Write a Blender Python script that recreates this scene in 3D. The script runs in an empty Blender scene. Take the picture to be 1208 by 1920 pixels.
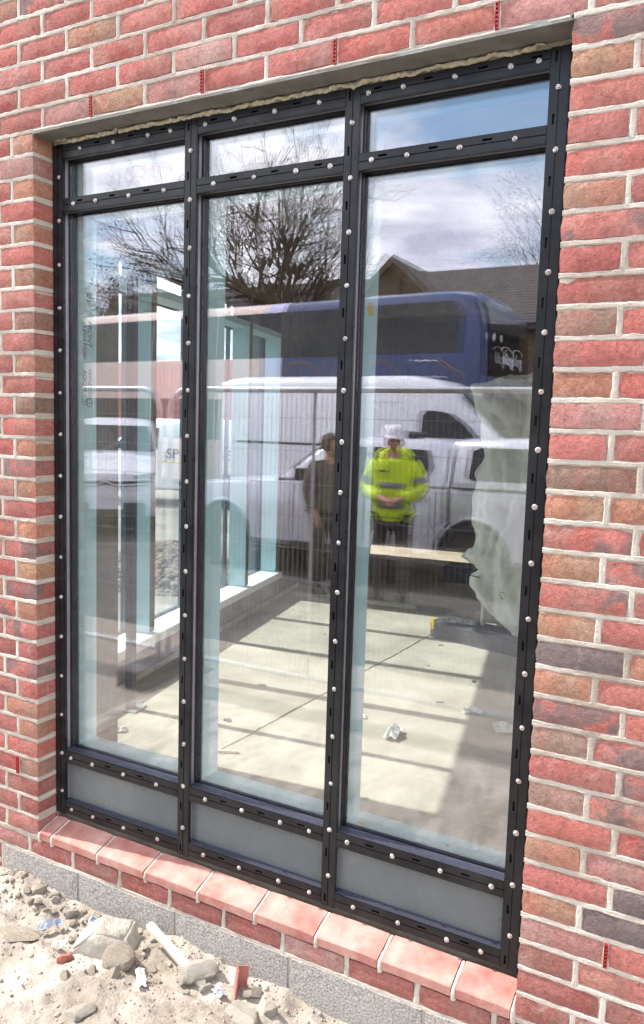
import bpy, bmesh, math, random
from mathutils import Vector, Matrix, noise
R = math.radians
sc = bpy.context.scene
col = sc.collection

# ------------------------------------------------------------------ camera
cam = bpy.data.cameras.new('camera')
cam.sensor_fit = 'HORIZONTAL'; cam.sensor_width = 36.0; cam.lens = 36.0 * 1492.234 / 1208.0
cam.clip_start = 0.02; cam.clip_end = 2000
camo = bpy.data.objects.new('camera', cam); col.objects.link(camo)
m = Matrix(((0.87779339, -0.07611839, 0.47295322, 2.2597),
            (0.47812647, 0.07828941, -0.87479475, -2.0125),
            (0.02956074, 0.99402050, 0.10511614, 1.7659), (0, 0, 0, 1)))
camo.matrix_world = m
sc.camera = camo

# ------------------------------------------------------------------ light
SUN_EL, SUN_OFF = R(46.3), R(6.0)                      # sun stands left, almost in the plane of the facade
sdir = Vector((-math.cos(SUN_OFF) * math.cos(SUN_EL), -math.sin(SUN_OFF) * math.cos(SUN_EL), math.sin(SUN_EL)))
sun = bpy.data.lights.new('sun', 'SUN'); sun.energy = 5.0; sun.angle = R(0.55); sun.color = (1.0, 0.955, 0.88)
suno = bpy.data.objects.new('sun', sun); col.objects.link(suno)
suno.rotation_euler = sdir.to_track_quat('Z', 'Y').to_euler()

world = bpy.data.worlds.new('World'); sc.world = world; world.use_nodes = True
wn, wl = world.node_tree.nodes, world.node_tree.links
bg = wn['Background']; bg.inputs[1].default_value = 0.15
sky = wn.new('ShaderNodeTexSky'); sky.sky_type = 'NISHITA'; sky.sun_disc = False
sky.air_density = 1.5; sky.dust_density = 0.1; sky.ozone_density = 4.0; sky.sun_elevation = SUN_EL; sky.sun_rotation = math.atan2(sdir.x, sdir.y)
tc = wn.new('ShaderNodeTexCoord'); sep = wn.new('ShaderNodeSeparateXYZ'); wl.new(tc.outputs['Generated'], sep.inputs[0])
def wmath(op, a, b=None, c=None):
    n = wn.new('ShaderNodeMath'); n.operation = op
    for i, v in enumerate((a, b, c)):
        if v is None: continue
        if isinstance(v, (int, float)): n.inputs[i].default_value = v
        else: wl.new(v, n.inputs[i])
    return n.outputs[0]
zz = wmath('ADD', wmath('MAXIMUM', sep.outputs[2], 0.0), 0.16)
cmb = wn.new('ShaderNodeCombineXYZ')
wl.new(wmath('DIVIDE', sep.outputs[0], zz), cmb.inputs[0]); wl.new(wmath('DIVIDE', sep.outputs[1], zz), cmb.inputs[1])
cmb.inputs[2].default_value = 12.7
def wnoise(scale, detail, rough, dist=0.0):
    n = wn.new('ShaderNodeTexNoise'); n.inputs['Scale'].default_value = scale; n.inputs['Detail'].default_value = detail
    n.inputs['Roughness'].default_value = rough; n.inputs['Distortion'].default_value = dist
    wl.new(cmb.outputs[0], n.inputs['Vector']); return n.outputs[0]
def ramp(nodes, links, src, stops):
    r = nodes.new('ShaderNodeValToRGB'); links.new(src, r.inputs[0]); e = r.color_ramp.elements
    while len(e) < len(stops): e.new(0.5)
    for el, (p, c) in zip(e, stops): el.position = p; el.color = (*c, 1) if len(c) == 3 else c
    return r.outputs[0]
cover = ramp(wn, wl, wnoise(0.9, 7, 0.56, 0.25), [(0.41, (0, 0, 0)), (0.50, (1, 1, 1))])
shade = ramp(wn, wl, wnoise(1.7, 6, 0.6, 0.3), [(0.37, (5.8, 6.0, 7.0)), (0.55, (12.0, 12.1, 12.3))])
mixw = wn.new('ShaderNodeMix'); mixw.data_type = 'RGBA'
wl.new(cover, mixw.inputs[0]); wl.new(sky.outputs[0], mixw.inputs[6]); wl.new(shade, mixw.inputs[7])
wl.new(mixw.outputs[2], bg.inputs[0])

sc.view_settings.view_transform = 'Standard'; sc.view_settings.look = 'None'
sc.view_settings.exposure = 1.0; sc.view_settings.gamma = 1.0
sc.render.engine = 'CYCLES'
cy = sc.cycles
cy.max_bounces = 9; cy.diffuse_bounces = 4; cy.glossy_bounces = 4; cy.transmission_bounces = 4; cy.transparent_max_bounces = 40
cy.caustics_reflective = False; cy.caustics_refractive = False
cy.use_denoising = True; cy.adaptive_threshold = 0.006
cy.sample_clamp_indirect = 6.0

# ------------------------------------------------------------------ helpers: materials
def newmat(name):
    mt = bpy.data.materials.new(name); mt.use_nodes = True
    return mt, mt.node_tree.nodes, mt.node_tree.links
def setp(b, **k):
    for a, v in k.items(): b.inputs[a.replace('_', ' ')].default_value = v
def pmat(name, colr, rough=0.6, metal=0.0, var=0.0, scale=8.0, bump=0.0, bscale=60.0, bdist=0.003, spec=0.5, rvar=0.0, coat=0.0, stretch=(1, 1, 1), col2=None, detail=6):
    mt, n, l = newmat(name); b = n['Principled BSDF']
    setp(b, Roughness=rough, Metallic=metal, Specular_IOR_Level=spec, Coat_Weight=coat)
    b.inputs['Base Color'].default_value = (*colr, 1)
    if var or bump or rvar or col2:
        t = n.new('ShaderNodeTexCoord'); oi = n.new('ShaderNodeObjectInfo')
        mp = n.new('ShaderNodeMapping'); mp.inputs['Scale'].default_value = stretch
        va = n.new('ShaderNodeVectorMath'); va.operation = 'MULTIPLY_ADD'
        l.new(oi.outputs['Random'], va.inputs[0]); va.inputs[1].default_value = (31.7, 17.3, 23.9); l.new(t.outputs['Object'], va.inputs[2])
        l.new(va.outputs[0], mp.inputs[0])
    if var or col2:
        nz = n.new('ShaderNodeTexNoise'); nz.inputs['Scale'].default_value = scale; nz.inputs['Detail'].default_value = detail; nz.inputs['Roughness'].default_value = 0.62
        l.new(mp.outputs[0], nz.inputs['Vector'])
        lo = tuple(c * (1 - var) for c in colr); hi = col2 or tuple(min(1, c * (1 + var)) for c in colr)
        l.new(ramp(n, l, nz.outputs[0], [(0.32, lo), (0.68, hi)]), b.inputs['Base Color'])
    if rvar:
        nr = n.new('ShaderNodeTexNoise'); nr.inputs['Scale'].default_value = scale * 2.3; nr.inputs['Detail'].default_value = 5; l.new(mp.outputs[0], nr.inputs['Vector'])
        mr = n.new('ShaderNodeMapRange'); mr.inputs[1].default_value = 0.3; mr.inputs[2].default_value = 0.7
        mr.inputs[3].default_value = max(0.02, rough - rvar); mr.inputs[4].default_value = min(1, rough + rvar)
        l.new(nr.outputs[0], mr.inputs[0]); l.new(mr.outputs[0], b.inputs['Roughness'])
    if bump:
        nb = n.new('ShaderNodeTexNoise'); nb.inputs['Scale'].default_value = bscale; nb.inputs['Detail'].default_value = 5; nb.inputs['Roughness'].default_value = 0.65
        l.new(mp.outputs[0], nb.inputs['Vector'])
        bu = n.new('ShaderNodeBump'); bu.inputs['Strength'].default_value = bump; bu.inputs['Distance'].default_value = bdist
        l.new(nb.outputs[0], bu.inputs['Height']); l.new(bu.outputs[0], b.inputs['Normal'])
    return mt

def brick_material():
    mt, n, l = newmat('fired_brick'); b = n['Principled BSDF']; setp(b, Roughness=0.92, Specular_IOR_Level=0.2)
    t = n.new('ShaderNodeTexCoord'); oi = n.new('ShaderNodeObjectInfo')
    va = n.new('ShaderNodeVectorMath'); va.operation = 'MULTIPLY_ADD'
    l.new(oi.outputs['Random'], va.inputs[0]); va.inputs[1].default_value = (31.7, 17.3, 23.9); l.new(t.outputs['Object'], va.inputs[2])
    def nz(s, d, r=0.6, dist=0.0):
        x = n.new('ShaderNodeTexNoise'); x.inputs['Scale'].default_value = s; x.inputs['Detail'].default_value = d; x.inputs['Roughness'].default_value = r; x.inputs['Distortion'].default_value = dist
        l.new(va.outputs[0], x.inputs['Vector']); return x.outputs[0]
    def mx(fac, a, c, mode='MIX'):
        x = n.new('ShaderNodeMix'); x.data_type = 'RGBA'; x.blend_type = mode
        for i, v in ((0, fac), (6, a), (7, c)):
            if isinstance(v, (int, float)): x.inputs[i].default_value = v
            elif isinstance(v, tuple): x.inputs[i].default_value = (*v, 1)
            else: l.new(v, x.inputs[i])
        return x.outputs[2]
    def ma(op, a, c):
        x = n.new('ShaderNodeMath'); x.operation = op
        for i, v in enumerate((a, c)):
            if isinstance(v, (int, float)): x.inputs[i].default_value = v
            else: l.new(v, x.inputs[i])
        return x.outputs[0]
    c = mx(1.0, oi.outputs['Color'], ramp(n, l, nz(85, 5, 0.75), [(0.30, (0.62, 0.58, 0.57)), (0.70, (1.34, 1.36, 1.34))]), 'MULTIPLY')
    c = mx(0.75, c, ramp(n, l, nz(13, 3), [(0.3, (0.82, 0.74, 0.72)), (0.7, (1.15, 1.2, 1.22))]), 'MULTIPLY')
    mpz = n.new('ShaderNodeMapping'); mpz.inputs['Scale'].default_value = (1.0, 1.0, 0.22); l.new(va.outputs[0], mpz.inputs[0])
    zn = n.new('ShaderNodeTexNoise'); zn.inputs['Scale'].default_value = 9; zn.inputs['Detail'].default_value = 2; l.new(mpz.outputs[0], zn.inputs['Vector'])
    c = mx(ramp(n, l, zn.outputs[0], [(0.50, (0, 0, 0)), (0.58, (0.75, 0.75, 0.75))]), c, mx(1.0, c, (0.84, 1.16, 1.12), 'MULTIPLY'))
    # burnt patches, as large as the per-brick alpha asks
    thr = ma('SUBTRACT', 0.86, ma('MULTIPLY', oi.outputs['Alpha'], 0.52))
    patch = n.new('ShaderNodeMapRange'); l.new(nz(11, 4, 0.55, 0.4), patch.inputs[0]); l.new(thr, patch.inputs[1]); l.new(ma('ADD', thr, 0.10), patch.inputs[2])
    c = mx(ma('MULTIPLY', patch.outputs[0], 0.80), c, ramp(n, l, nz(60, 3), [(0.3, (0.095, 0.075, 0.078)), (0.7, (0.17, 0.135, 0.135))]))
    # lime bloom
    eff = ramp(n, l, nz(9, 7, 0.72, 0.9), [(0.56, (0, 0, 0)), (0.80, (0.5, 0.5, 0.5))])
    c = mx(eff, c, (0.62, 0.50, 0.47))
    # thin grey-pink dust over everything, and dark pits
    c = mx(ramp(n, l, nz(5, 6, 0.65), [(0.35, (0.04, 0.04, 0.04)), (0.75, (0.20, 0.20, 0.20))]), c, (0.52, 0.38, 0.34))
    c = mx(ramp(n, l, nz(130, 2, 0.5), [(0.26, (0.7, 0.7, 0.7)), (0.34, (0, 0, 0))]), c, (0.10, 0.045, 0.04))
    # sand speckles
    sp = ramp(n, l, nz(210, 2, 0.5), [(0.66, (0, 0, 0)), (0.76, (0.5, 0.5, 0.5))])
    c = mx(sp, c, (0.55, 0.36, 0.27))
    l.new(c, b.inputs['Base Color'])
    h = ma('ADD', ma('MULTIPLY', nz(150, 4, 0.7), 1.0), ma('MULTIPLY', nz(28, 3), 1.6))
    bu = n.new('ShaderNodeBump'); bu.inputs['Strength'].default_value = 0.9; bu.inputs['Distance'].default_value = 0.0026
    l.new(h, bu.inputs['Height']); l.new(bu.outputs[0], b.inputs['Normal'])
    return mt

def glass_material(name, r0, tint):
    """thin coated window glass: Schlick reflection over a clear, slightly tinted transmission"""
    mt, n, l = newmat(name); n.remove(n['Principled BSDF'])
    out = n['Material Output']
    lw = n.new('ShaderNodeLayerWeight'); lw.inputs[0].default_value = 0.5
    pw = n.new('ShaderNodeMath'); pw.operation = 'POWER'; l.new(lw.outputs['Facing'], pw.inputs[0]); pw.inputs[1].default_value = 5
    ad = n.new('ShaderNodeMath'); ad.operation = 'MULTIPLY_ADD'; l.new(pw.outputs[0], ad.inputs[0]); ad.inputs[1].default_value = 1 - r0; ad.inputs[2].default_value = r0
    tr = n.new('ShaderNodeBsdfTransparent'); tr.inputs[0].default_value = (*tint, 1)
    gl = n.new('ShaderNodeBsdfGlossy'); gl.inputs['Roughness'].default_value = 0.0; gl.inputs['Color'].default_value = (0.90, 0.885, 1.0, 1)
    mx = n.new('ShaderNodeMixShader'); l.new(ad.outputs[0], mx.inputs[0]); l.new(tr.outputs[0], mx.inputs[1]); l.new(gl.outputs[0], mx.inputs[2])
    l.new(mx.outputs[0], out.inputs[0]); return mt

def net_material():
    mt, n, l = newmat('debris_netting'); n.remove(n['Principled BSDF']); out = n['Material Output']
    t = n.new('ShaderNodeTexCoord')
    w1 = n.new('ShaderNodeTexNoise'); w1.inputs['Scale'].default_value = 26; w1.inputs['Detail'].default_value = 4; l.new(t.outputs['Object'], w1.inputs['Vector'])
    c = ramp(n, l, w1.outputs[0], [(0.3, (0.84, 0.84, 0.79)), (0.7, (0.92, 0.92, 0.89))])
    d = n.new('ShaderNodeBsdfDiffuse'); tl = n.new('ShaderNodeBsdfTranslucent'); l.new(c, d.inputs[0]); l.new(c, tl.inputs[0])
    ch = n.new('ShaderNodeTexChecker'); ch.inputs['Scale'].default_value = 230; l.new(t.outputs['Object'], ch.inputs['Vector'])
    bu = n.new('ShaderNodeBump'); bu.inputs['Strength'].default_value = 0.4; bu.inputs['Distance'].default_value = 0.002; l.new(ch.outputs[1], bu.inputs['Height']); l.new(bu.outputs[0], d.inputs['Normal'])
    m1 = n.new('ShaderNodeMixShader'); m1.inputs[0].default_value = 0.18; l.new(d.outputs[0], m1.inputs[1]); l.new(tl.outputs[0], m1.inputs[2])
    tr = n.new('ShaderNodeBsdfTransparent'); m2 = n.new('ShaderNodeMixShader'); m2.inputs[0].default_value = 0.02
    l.new(m1.outputs[0], m2.inputs[1]); l.new(tr.outputs[0], m2.inputs[2]); l.new(m2.outputs[0], out.inputs[0]); return mt

M = dict(
    brick=brick_material(),
    mortar=pmat('lime_mortar', (0.38, 0.31, 0.255), 0.95, var=0.0, col2=(0.63, 0.56, 0.50), scale=5, bump=0.8, bscale=110, bdist=0.003, spec=0.15),
    block=pmat('concrete_block', (0.20, 0.185, 0.175), 0.95, col2=(0.52, 0.49, 0.46), scale=150, bump=1.0, bscale=140, bdist=0.006, spec=0.15, detail=3),
    sillbrick=pmat('red_sill_brick', (0.33, 0.110, 0.09), 0.9, col2=(0.52, 0.30, 0.26), scale=8, bump=0.9, bscale=120, bdist=0.002, detail=9, spec=0.25),
    alu=pmat('dark_anodised_aluminium', (0.007, 0.0075, 0.010), 0.34, metal=0.2, col2=(0.026, 0.026, 0.029), scale=7, spec=0.4, rvar=0.1, bump=0.05, bscale=300, bdist=0.0006),
    alu2=pmat('mill_grey_carrier', (0.30, 0.29, 0.33), 0.4, metal=0.5, var=0.15, scale=10),
    bead=pmat('glossy_bead', (0.085, 0.085, 0.12), 0.25, metal=0.5),
    rubber=pmat('black_gasket', (0.012, 0.012, 0.014), 0.75, bump=0.2, bscale=400, bdist=0.0005),
    void=pmat('black_cavity', (0.004, 0.004, 0.004), 0.9),
    steel=pmat('galvanised_screw', (0.42, 0.39, 0.38), 0.34, metal=0.75, col2=(0.80, 0.76, 0.75), scale=70),
    spandrel=pmat('grey_spandrel_sheet', (0.10, 0.118, 0.128), 0.32, col2=(0.15, 0.165, 0.172), scale=4, rvar=0.12, bump=0.05, bscale=14, bdist=0.002),
    reveal=pmat('pale_filmed_aluminium', (0.50, 0.735, 0.80), 0.45, var=0.07, scale=5, rvar=0.1),
    whitealu=pmat('white_powder_coat', (0.76, 0.79, 0.79), 0.42, var=0.05, scale=6),
    lintel=pmat('galvanised_lintel', (0.25, 0.25, 0.235), 0.55, metal=0.2, var=0.25, scale=11, bump=0.2, bscale=40),
    foam=pmat('expanding_foam', (0.58, 0.53, 0.40), 0.9, var=0.18, scale=45, bump=0.8, bscale=90, bdist=0.004),
    redplastic=pmat('red_plastic', (0.36, 0.02, 0.02), 0.4),
    glass=glass_material('coated_glass', 0.115, (0.985, 0.988, 0.978)),
    glass2=glass_material('side_glass', 0.035, (0.955, 0.99, 0.995)),
    ink=pmat('marker_ink', (0.02, 0.025, 0.03), 0.7),
    yellow=pmat('yellow_label', (0.75, 0.50, 0.03), 0.6, var=0.1, scale=60),
    slab=pmat('concrete_floor', (0.34, 0.295, 0.23), 0.9, col2=(0.56, 0.505, 0.425), scale=2.6, detail=10, bump=0.6, bscale=18, bdist=0.006, spec=0.2),
    innerwall=pmat('grey_brown_blockwork', (0.19, 0.165, 0.13), 0.95, var=0.3, scale=7, bump=0.6, bscale=40, bdist=0.006, spec=0.15),
    dwarf=pmat('purple_grey_render', (0.34, 0.28, 0.27), 0.95, var=0.3, scale=6, bump=0.4, bscale=40),
    ceiling=pmat('plasterboard_soffit', (0.42, 0.41, 0.39), 0.95, var=0.2, scale=2, bump=0.3, bscale=14),
    outerbrick=pmat('far_brickwork', (0.30, 0.11, 0.085), 0.95, var=0.3, scale=12, bump=0.5, bscale=30),
    soil=pmat('sandy_soil', (0.21, 0.172, 0.135), 0.98, col2=(0.47, 0.42, 0.37), scale=4.2, bump=1.0, bscale=85, bdist=0.008, spec=0.1, detail=9),
    yard=pmat('sandy_yard', (0.20, 0.175, 0.145), 0.98, col2=(0.36, 0.32, 0.27), scale=0.8, bump=0.5, bscale=9, bdist=0.03, spec=0.1),
    asphalt=pmat('worn_asphalt', (0.045, 0.043, 0.042), 0.92, col2=(0.10, 0.095, 0.09), scale=0.9, bump=0.4, bscale=40, bdist=0.01, spec=0.2),
    stone=pmat('dusty_stone', (0.21, 0.17, 0.13), 0.96, col2=(0.44, 0.385, 0.32), scale=14, bump=0.8, bscale=70, bdist=0.006, spec=0.15),
    rubconc=pmat('broken_concrete', (0.36, 0.32, 0.27), 0.96, col2=(0.52, 0.48, 0.42), scale=18, bump=0.9, bscale=55, bdist=0.008, spec=0.15),
    wood=pmat('bleached_batten', (0.55, 0.50, 0.40), 0.85, var=0.2, scale=16, stretch=(1, 12, 12), bump=0.3, bscale=40),
    redsteel=pmat('red_oxide_offcut', (0.36, 0.12, 0.095), 0.6, var=0.2, scale=20),
    bluefilm=pmat('blue_plastic_film', (0.34, 0.38, 0.48), 0.35, var=0.25, scale=40),
    paper=pmat('crumpled_paper', (0.72, 0.72, 0.70), 0.8, var=0.08, scale=30),
    net=net_material(),
    blockfoot=pmat('grey_rubber_foot', (0.085, 0.085, 0.092), 0.85, var=0.3, scale=10, bump=0.4, bscale=60),
    galv=pmat('galvanised_tube', (0.52, 0.53, 0.55), 0.42, metal=0.55, var=0.2, scale=7),
    wire=pmat('galvanised_wire', (0.34, 0.34, 0.35), 0.5, metal=0.4),
    whitepaint=pmat('white_vehicle_paint', (0.70, 0.71, 0.74), 0.30, var=0.06, scale=2.5, coat=0.5),
    silverpaint=pmat('silver_vehicle_paint', (0.58, 0.59, 0.64), 0.30, metal=0.25, var=0.05, scale=2.5, coat=0.5),
    bluepaint=pmat('blue_coach_paint', (0.013, 0.034, 0.13), 0.28, var=0.12, scale=1.5, coat=0.5),
    creampaint=pmat('cream_coach_paint', (0.72, 0.58, 0.50), 0.32, var=0.06, scale=1.5, coat=0.4),
    lilacpaint=pmat('lilac_coach_paint', (0.48, 0.48, 0.70), 0.32, coat=0.4),
    darkglass=pmat('dark_vehicle_glass', (0.012, 0.015, 0.016), 0.07, spec=0.5),
    blackplastic=pmat('black_trim', (0.02, 0.02, 0.022), 0.6),
    tyre=pmat('tyre_rubber', (0.02, 0.02, 0.02), 0.85),
    rim=pmat('alloy_rim', (0.45, 0.45, 0.47), 0.35, metal=0.7),
    chrome=pmat('chrome', (0.65, 0.66, 0.68), 0.18, metal=0.9),
    lamp=pmat('lamp_lens', (0.55, 0.56, 0.58), 0.12),
    redlens=pmat('red_lens', (0.45, 0.02, 0.02), 0.2),
    orange=pmat('orange_line', (0.42, 0.22, 0.09), 0.5),
    whiteprint=pmat('white_print', (0.75, 0.75, 0.80), 0.5),
    blueprint=pmat('dark_blue_print', (0.03, 0.05, 0.14), 0.5),
    hivis=pmat('hi_vis_yellow', (0.56, 0.74, 0.012), 0.75, var=0.12, scale=9, bump=0.5, bscale=11, bdist=0.02),
    band=pmat('grey_reflective_band', (0.20, 0.20, 0.21), 0.45),
    trouser=pmat('dark_work_trousers', (0.045, 0.04, 0.036), 0.9, var=0.2, scale=9, bump=0.4, bscale=12, bdist=0.015),
    coat=pmat('dark_olive_jacket', (0.10, 0.082, 0.062), 0.9, var=0.2, scale=9, bump=0.4, bscale=12, bdist=0.015),
    skin=pmat('skin', (0.42, 0.22, 0.15), 0.6, var=0.06, scale=20),
    hair=pmat('brown_hair', (0.06, 0.035, 0.02), 0.8, var=0.3, scale=60, bump=0.8, bscale=90, bdist=0.01),
    hat=pmat('white_hard_hat', (0.78, 0.77, 0.80), 0.3),
    boot=pmat('dark_boot', (0.03, 0.025, 0.02), 0.7),
    bark=pmat('brown_bark', (0.10, 0.075, 0.05), 0.95, var=0.3, scale=4, bump=0.8, bscale=14, bdist=0.03, spec=0.1),
    twig=pmat('thin_twigs', (0.085, 0.065, 0.05), 0.95, spec=0.1),
    leaf=pmat('dark_evergreen_leaf', (0.045, 0.065, 0.035), 0.8, var=0.35, scale=1.3, spec=0.2),
    budleaf=pmat('brownish_bud_leaf', (0.11, 0.10, 0.055), 0.85, var=0.3, scale=1.3, spec=0.2),
    roof=pmat('slate_tile_roof', (0.075, 0.065, 0.062), 0.8, var=0.2, scale=5),
    housebrick=pmat('buff_house_brick', (0.13, 0.088, 0.055), 0.95, var=0.2, scale=5),
    white=pmat('white_board', (0.75, 0.75, 0.73), 0.5),
    red_container=pmat('red_container_paint', (0.36, 0.085, 0.06), 0.55, var=0.18, scale=1.2),
    gravel=pmat('brown_gravel', (0.10, 0.075, 0.055), 0.95, col2=(0.34, 0.28, 0.22), scale=9, spec=0.2),
    hose=pmat('yellow_hose', (0.62, 0.48, 0.08), 0.5),
)

# ------------------------------------------------------------------ helpers: meshes
class MB:
    def __init__(s): s.v = []; s.f = []
    def add(s, vs, fs):
        o = len(s.v); s.v += [tuple(v) for v in vs]; s.f += [tuple(o + i for i in f) for f in fs]; return s
    def box(s, x0, x1, y0, y1, z0, z1):
        return s.add([(x, y, z) for x in (x0, x1) for y in (y0, y1) for z in (z0, z1)],
                     [(0, 1, 3, 2), (4, 6, 7, 5), (0, 4, 5, 1), (2, 3, 7, 6), (0, 2, 6, 4), (1, 5, 7, 3)])
    def prism(s, poly, d):
        """poly: 3D points, extruded by vector d"""
        n = len(poly); d = Vector(d); a = [Vector(p) for p in poly]
        return s.add(a + [p + d for p in a], [tuple(range(n))[::-1], tuple(range(n, 2 * n))] + [(i, (i + 1) % n, n + (i + 1) % n, n + i) for i in range(n)])
    def tube(s, pts, rad, n=8, cap=True):
        pts = [Vector(p) for p in pts]; rads = rad if isinstance(rad, (list, tuple)) else [rad] * len(pts)
        vs = []; t0 = (pts[1] - pts[0]).normalized(); up = t0.orthogonal().normalized()
        for i, p in enumerate(pts):
            t = (pts[min(i + 1, len(pts) - 1)] - pts[max(i - 1, 0)])
            t = t.normalized() if t.length > 1e-9 else t0
            up = (up - t * up.dot(t)); up = up.normalized() if up.length > 1e-6 else t.orthogonal().normalized()
            b = t.cross(up)
            for k in range(n):
                a = 2 * math.pi * k / n; vs.append(p + (up * math.cos(a) + b * math.sin(a)) * rads[i])
        fs = [(i * n + k, i * n + (k + 1) % n, (i + 1) * n + (k + 1) % n, (i + 1) * n + k) for i in range(len(pts) - 1) for k in range(n)]
        if cap: fs += [tuple(range(n))[::-1], tuple(range((len(pts) - 1) * n, len(pts) * n))]
        return s.add(vs, fs)
    def lathe(s, prof, n=16, axis='z', c=(0, 0, 0)):
        vs = []
        for r, h in prof:
            for k in range(n):
                a = 2 * math.pi * k / n; p = (r * math.cos(a), r * math.sin(a), h)
                if axis == 'y': p = (p[0], p[2], p[1])
                if axis == 'x': p = (p[2], p[0], p[1])
                vs.append((p[0] + c[0], p[1] + c[1], p[2] + c[2]))
        q = len(prof)
        fs = [(i * n + k, i * n + (k + 1) % n, (i + 1) * n + (k + 1) % n, (i + 1) * n + k) for i in range(q - 1) for k in range(n)]
        fs += [tuple(range(n))[::-1], tuple(range((q - 1) * n, q * n))]
        return s.add(vs, fs)
    def loft(s, rings):
        n = len(rings[0]); vs = [p for r in rings for p in r]
        fs = [(i * n + k, i * n + (k + 1) % n, (i + 1) * n + (k + 1) % n, (i + 1) * n + k) for i in range(len(rings) - 1) for k in range(n)]
        fs += [tuple(range(n))[::-1], tuple(range((len(rings) - 1) * n, len(rings) * n))]
        return s.add(vs, fs)
    def mesh(s, name, smooth=None):
        me = bpy.data.meshes.new(name); me.from_pydata([tuple(v) for v in s.v], [], s.f); me.validate()
        bm = bmesh.new(); bm.from_mesh(me); bmesh.ops.recalc_face_normals(bm, faces=bm.faces); bm.to_mesh(me); bm.free()
        if smooth is not None:
            me.shade_smooth(); me.set_sharp_from_angle(angle=R(smooth))
        return me
    def obj(s, name, mat, parent=None, smooth=None, **k):
        return mkobj(name, s.mesh(name, smooth), mat, parent, **k)
def mkobj(name, me, mat, parent=None, loc=None, **k):
    o = bpy.data.objects.new(name, me); col.objects.link(o)
    if mat is not None and me is not None and not me.materials: me.materials.append(M[mat] if isinstance(mat, str) else mat)
    if parent: o.parent = parent
    if loc is not None: o.location = loc
    tag(o, **k); return o
def tag(o, label=None, cat=None, group=None, kind=None):
    if label: o['label'] = label
    if cat: o['category'] = cat
    if group: o['group'] = group
    if kind: o['kind'] = kind
    return o
def empty(name, loc=(0, 0, 0), rz=0.0, **k):
    o = bpy.data.objects.new(name, None); col.objects.link(o); o.location = loc; o.rotation_euler = (0, 0, rz); return tag(o, **k)
def copy_tree(o, parent=None):
    c = o.copy(); col.objects.link(c); c.parent = parent
    for ch in list(o.children): copy_tree(ch, c)
    return c
def fbm(x, y, z=0.0, o=4):
    return noise.fractal(Vector((x, y, z)), 0.6, 2.1, o)
def sstep(a, b, x):
    t = max(0, min(1, (x - a) / (b - a))); return t * t * (3 - 2 * t)
def text(name, s, size, mtx, mat, parent, shear=0.0, extr=0.0006, weight=0.0):
    cu = bpy.data.curves.new(name, 'FONT'); cu.body = s; cu.size = size; cu.extrude = extr; cu.shear = shear; cu.offset = weight
    t = bpy.data.objects.new(name, cu); col.objects.link(t); dg = bpy.context.evaluated_depsgraph_get()
    me = bpy.data.meshes.new_from_object(t.evaluated_get(dg)); me.name = name; bpy.data.objects.remove(t); bpy.data.curves.remove(cu); me.materials.clear()
    o = mkobj(name, me, mat, parent); o.matrix_local = mtx; return o

# ================================================================== THE SETTING
TOP = 2.75; WX = 1.801                      # soffit height, opening width (left jamb at x = 0)
g = MB().add([(-400, -400, -0.035), (400, -400, -0.035), (400, 400, -0.035), (-400, 400, -0.035)], [(0, 1, 2, 3)])
g.obj('ground', 'yard', kind='structure', label='sandy building site yard stretching away', cat='ground')

MB().add([(-300, -60, -0.029), (300, -60, -0.029), (300, -3.1, -0.029), (-300, -3.1, -0.029)], [(0, 1, 2, 3)]).obj('road', 'asphalt', kind='structure', label='dark asphalt road behind the mesh fence', cat='road')
FL = 0.30
def floor_slab(x0, x1, seed, left):
    n = 150; ys = [0.25 + (9.6 - 0.25) * (i / n) ** 1.3 for i in range(n + 1)]
    vs = []
    for y in ys:
        jx = 0.232 + 0.027 * (y - 0.8) + 0.010 * fbm(y * 2.2, 1.3) + 0.006 * fbm(y * 17, seed)
        e = (jx - 0.006 - 0.004 * abs(fbm(y * 31, seed))) if left else (jx + 0.006 + 0.004 * abs(fbm(y * 29, seed + 3)))
        a, b = (-0.56 - 0.218 * (y - 0.25), e) if left else (e, x1)
        vs += [(a, y, FL), (b, y, FL), (b, y, FL - 0.06), (a, y, FL - 0.06)]
    fs = [(i * 4 + k, i * 4 + (k + 1) % 4, (i + 1) * 4 + (k + 1) % 4, (i + 1) * 4 + k) for i in range(n) for k in range(4)]
    return MB().add(vs, fs)
fl = empty('floor', kind='structure', label='dusty concrete floor of the room with a sawn joint', cat='floor')
floor_slab(-3.2, 0, 1.0, True).obj('slab', 'slab', fl)
floor_slab(0, 4.3, 5.0, False).obj('slab', 'slab', fl)
MB().prism([(-0.56, 0.25, FL - 0.12), (4.3, 0.25, FL - 0.12), (4.3, 9.6, FL - 0.12), (-2.60, 9.6, FL - 0.12)], (0, 0, 0.065)).obj('joint_bed', 'innerwall', fl)
MB().prism([(-0.86, 0.12, 3.40), (4.4, 0.12, 3.40), (4.4, 9.7, 3.40), (-2.90, 9.7, 3.40)], (0, 0, 0.22)).obj('ceiling', 'ceiling', kind='structure', label='pale plasterboard ceiling of the room', cat='ceiling')

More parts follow.
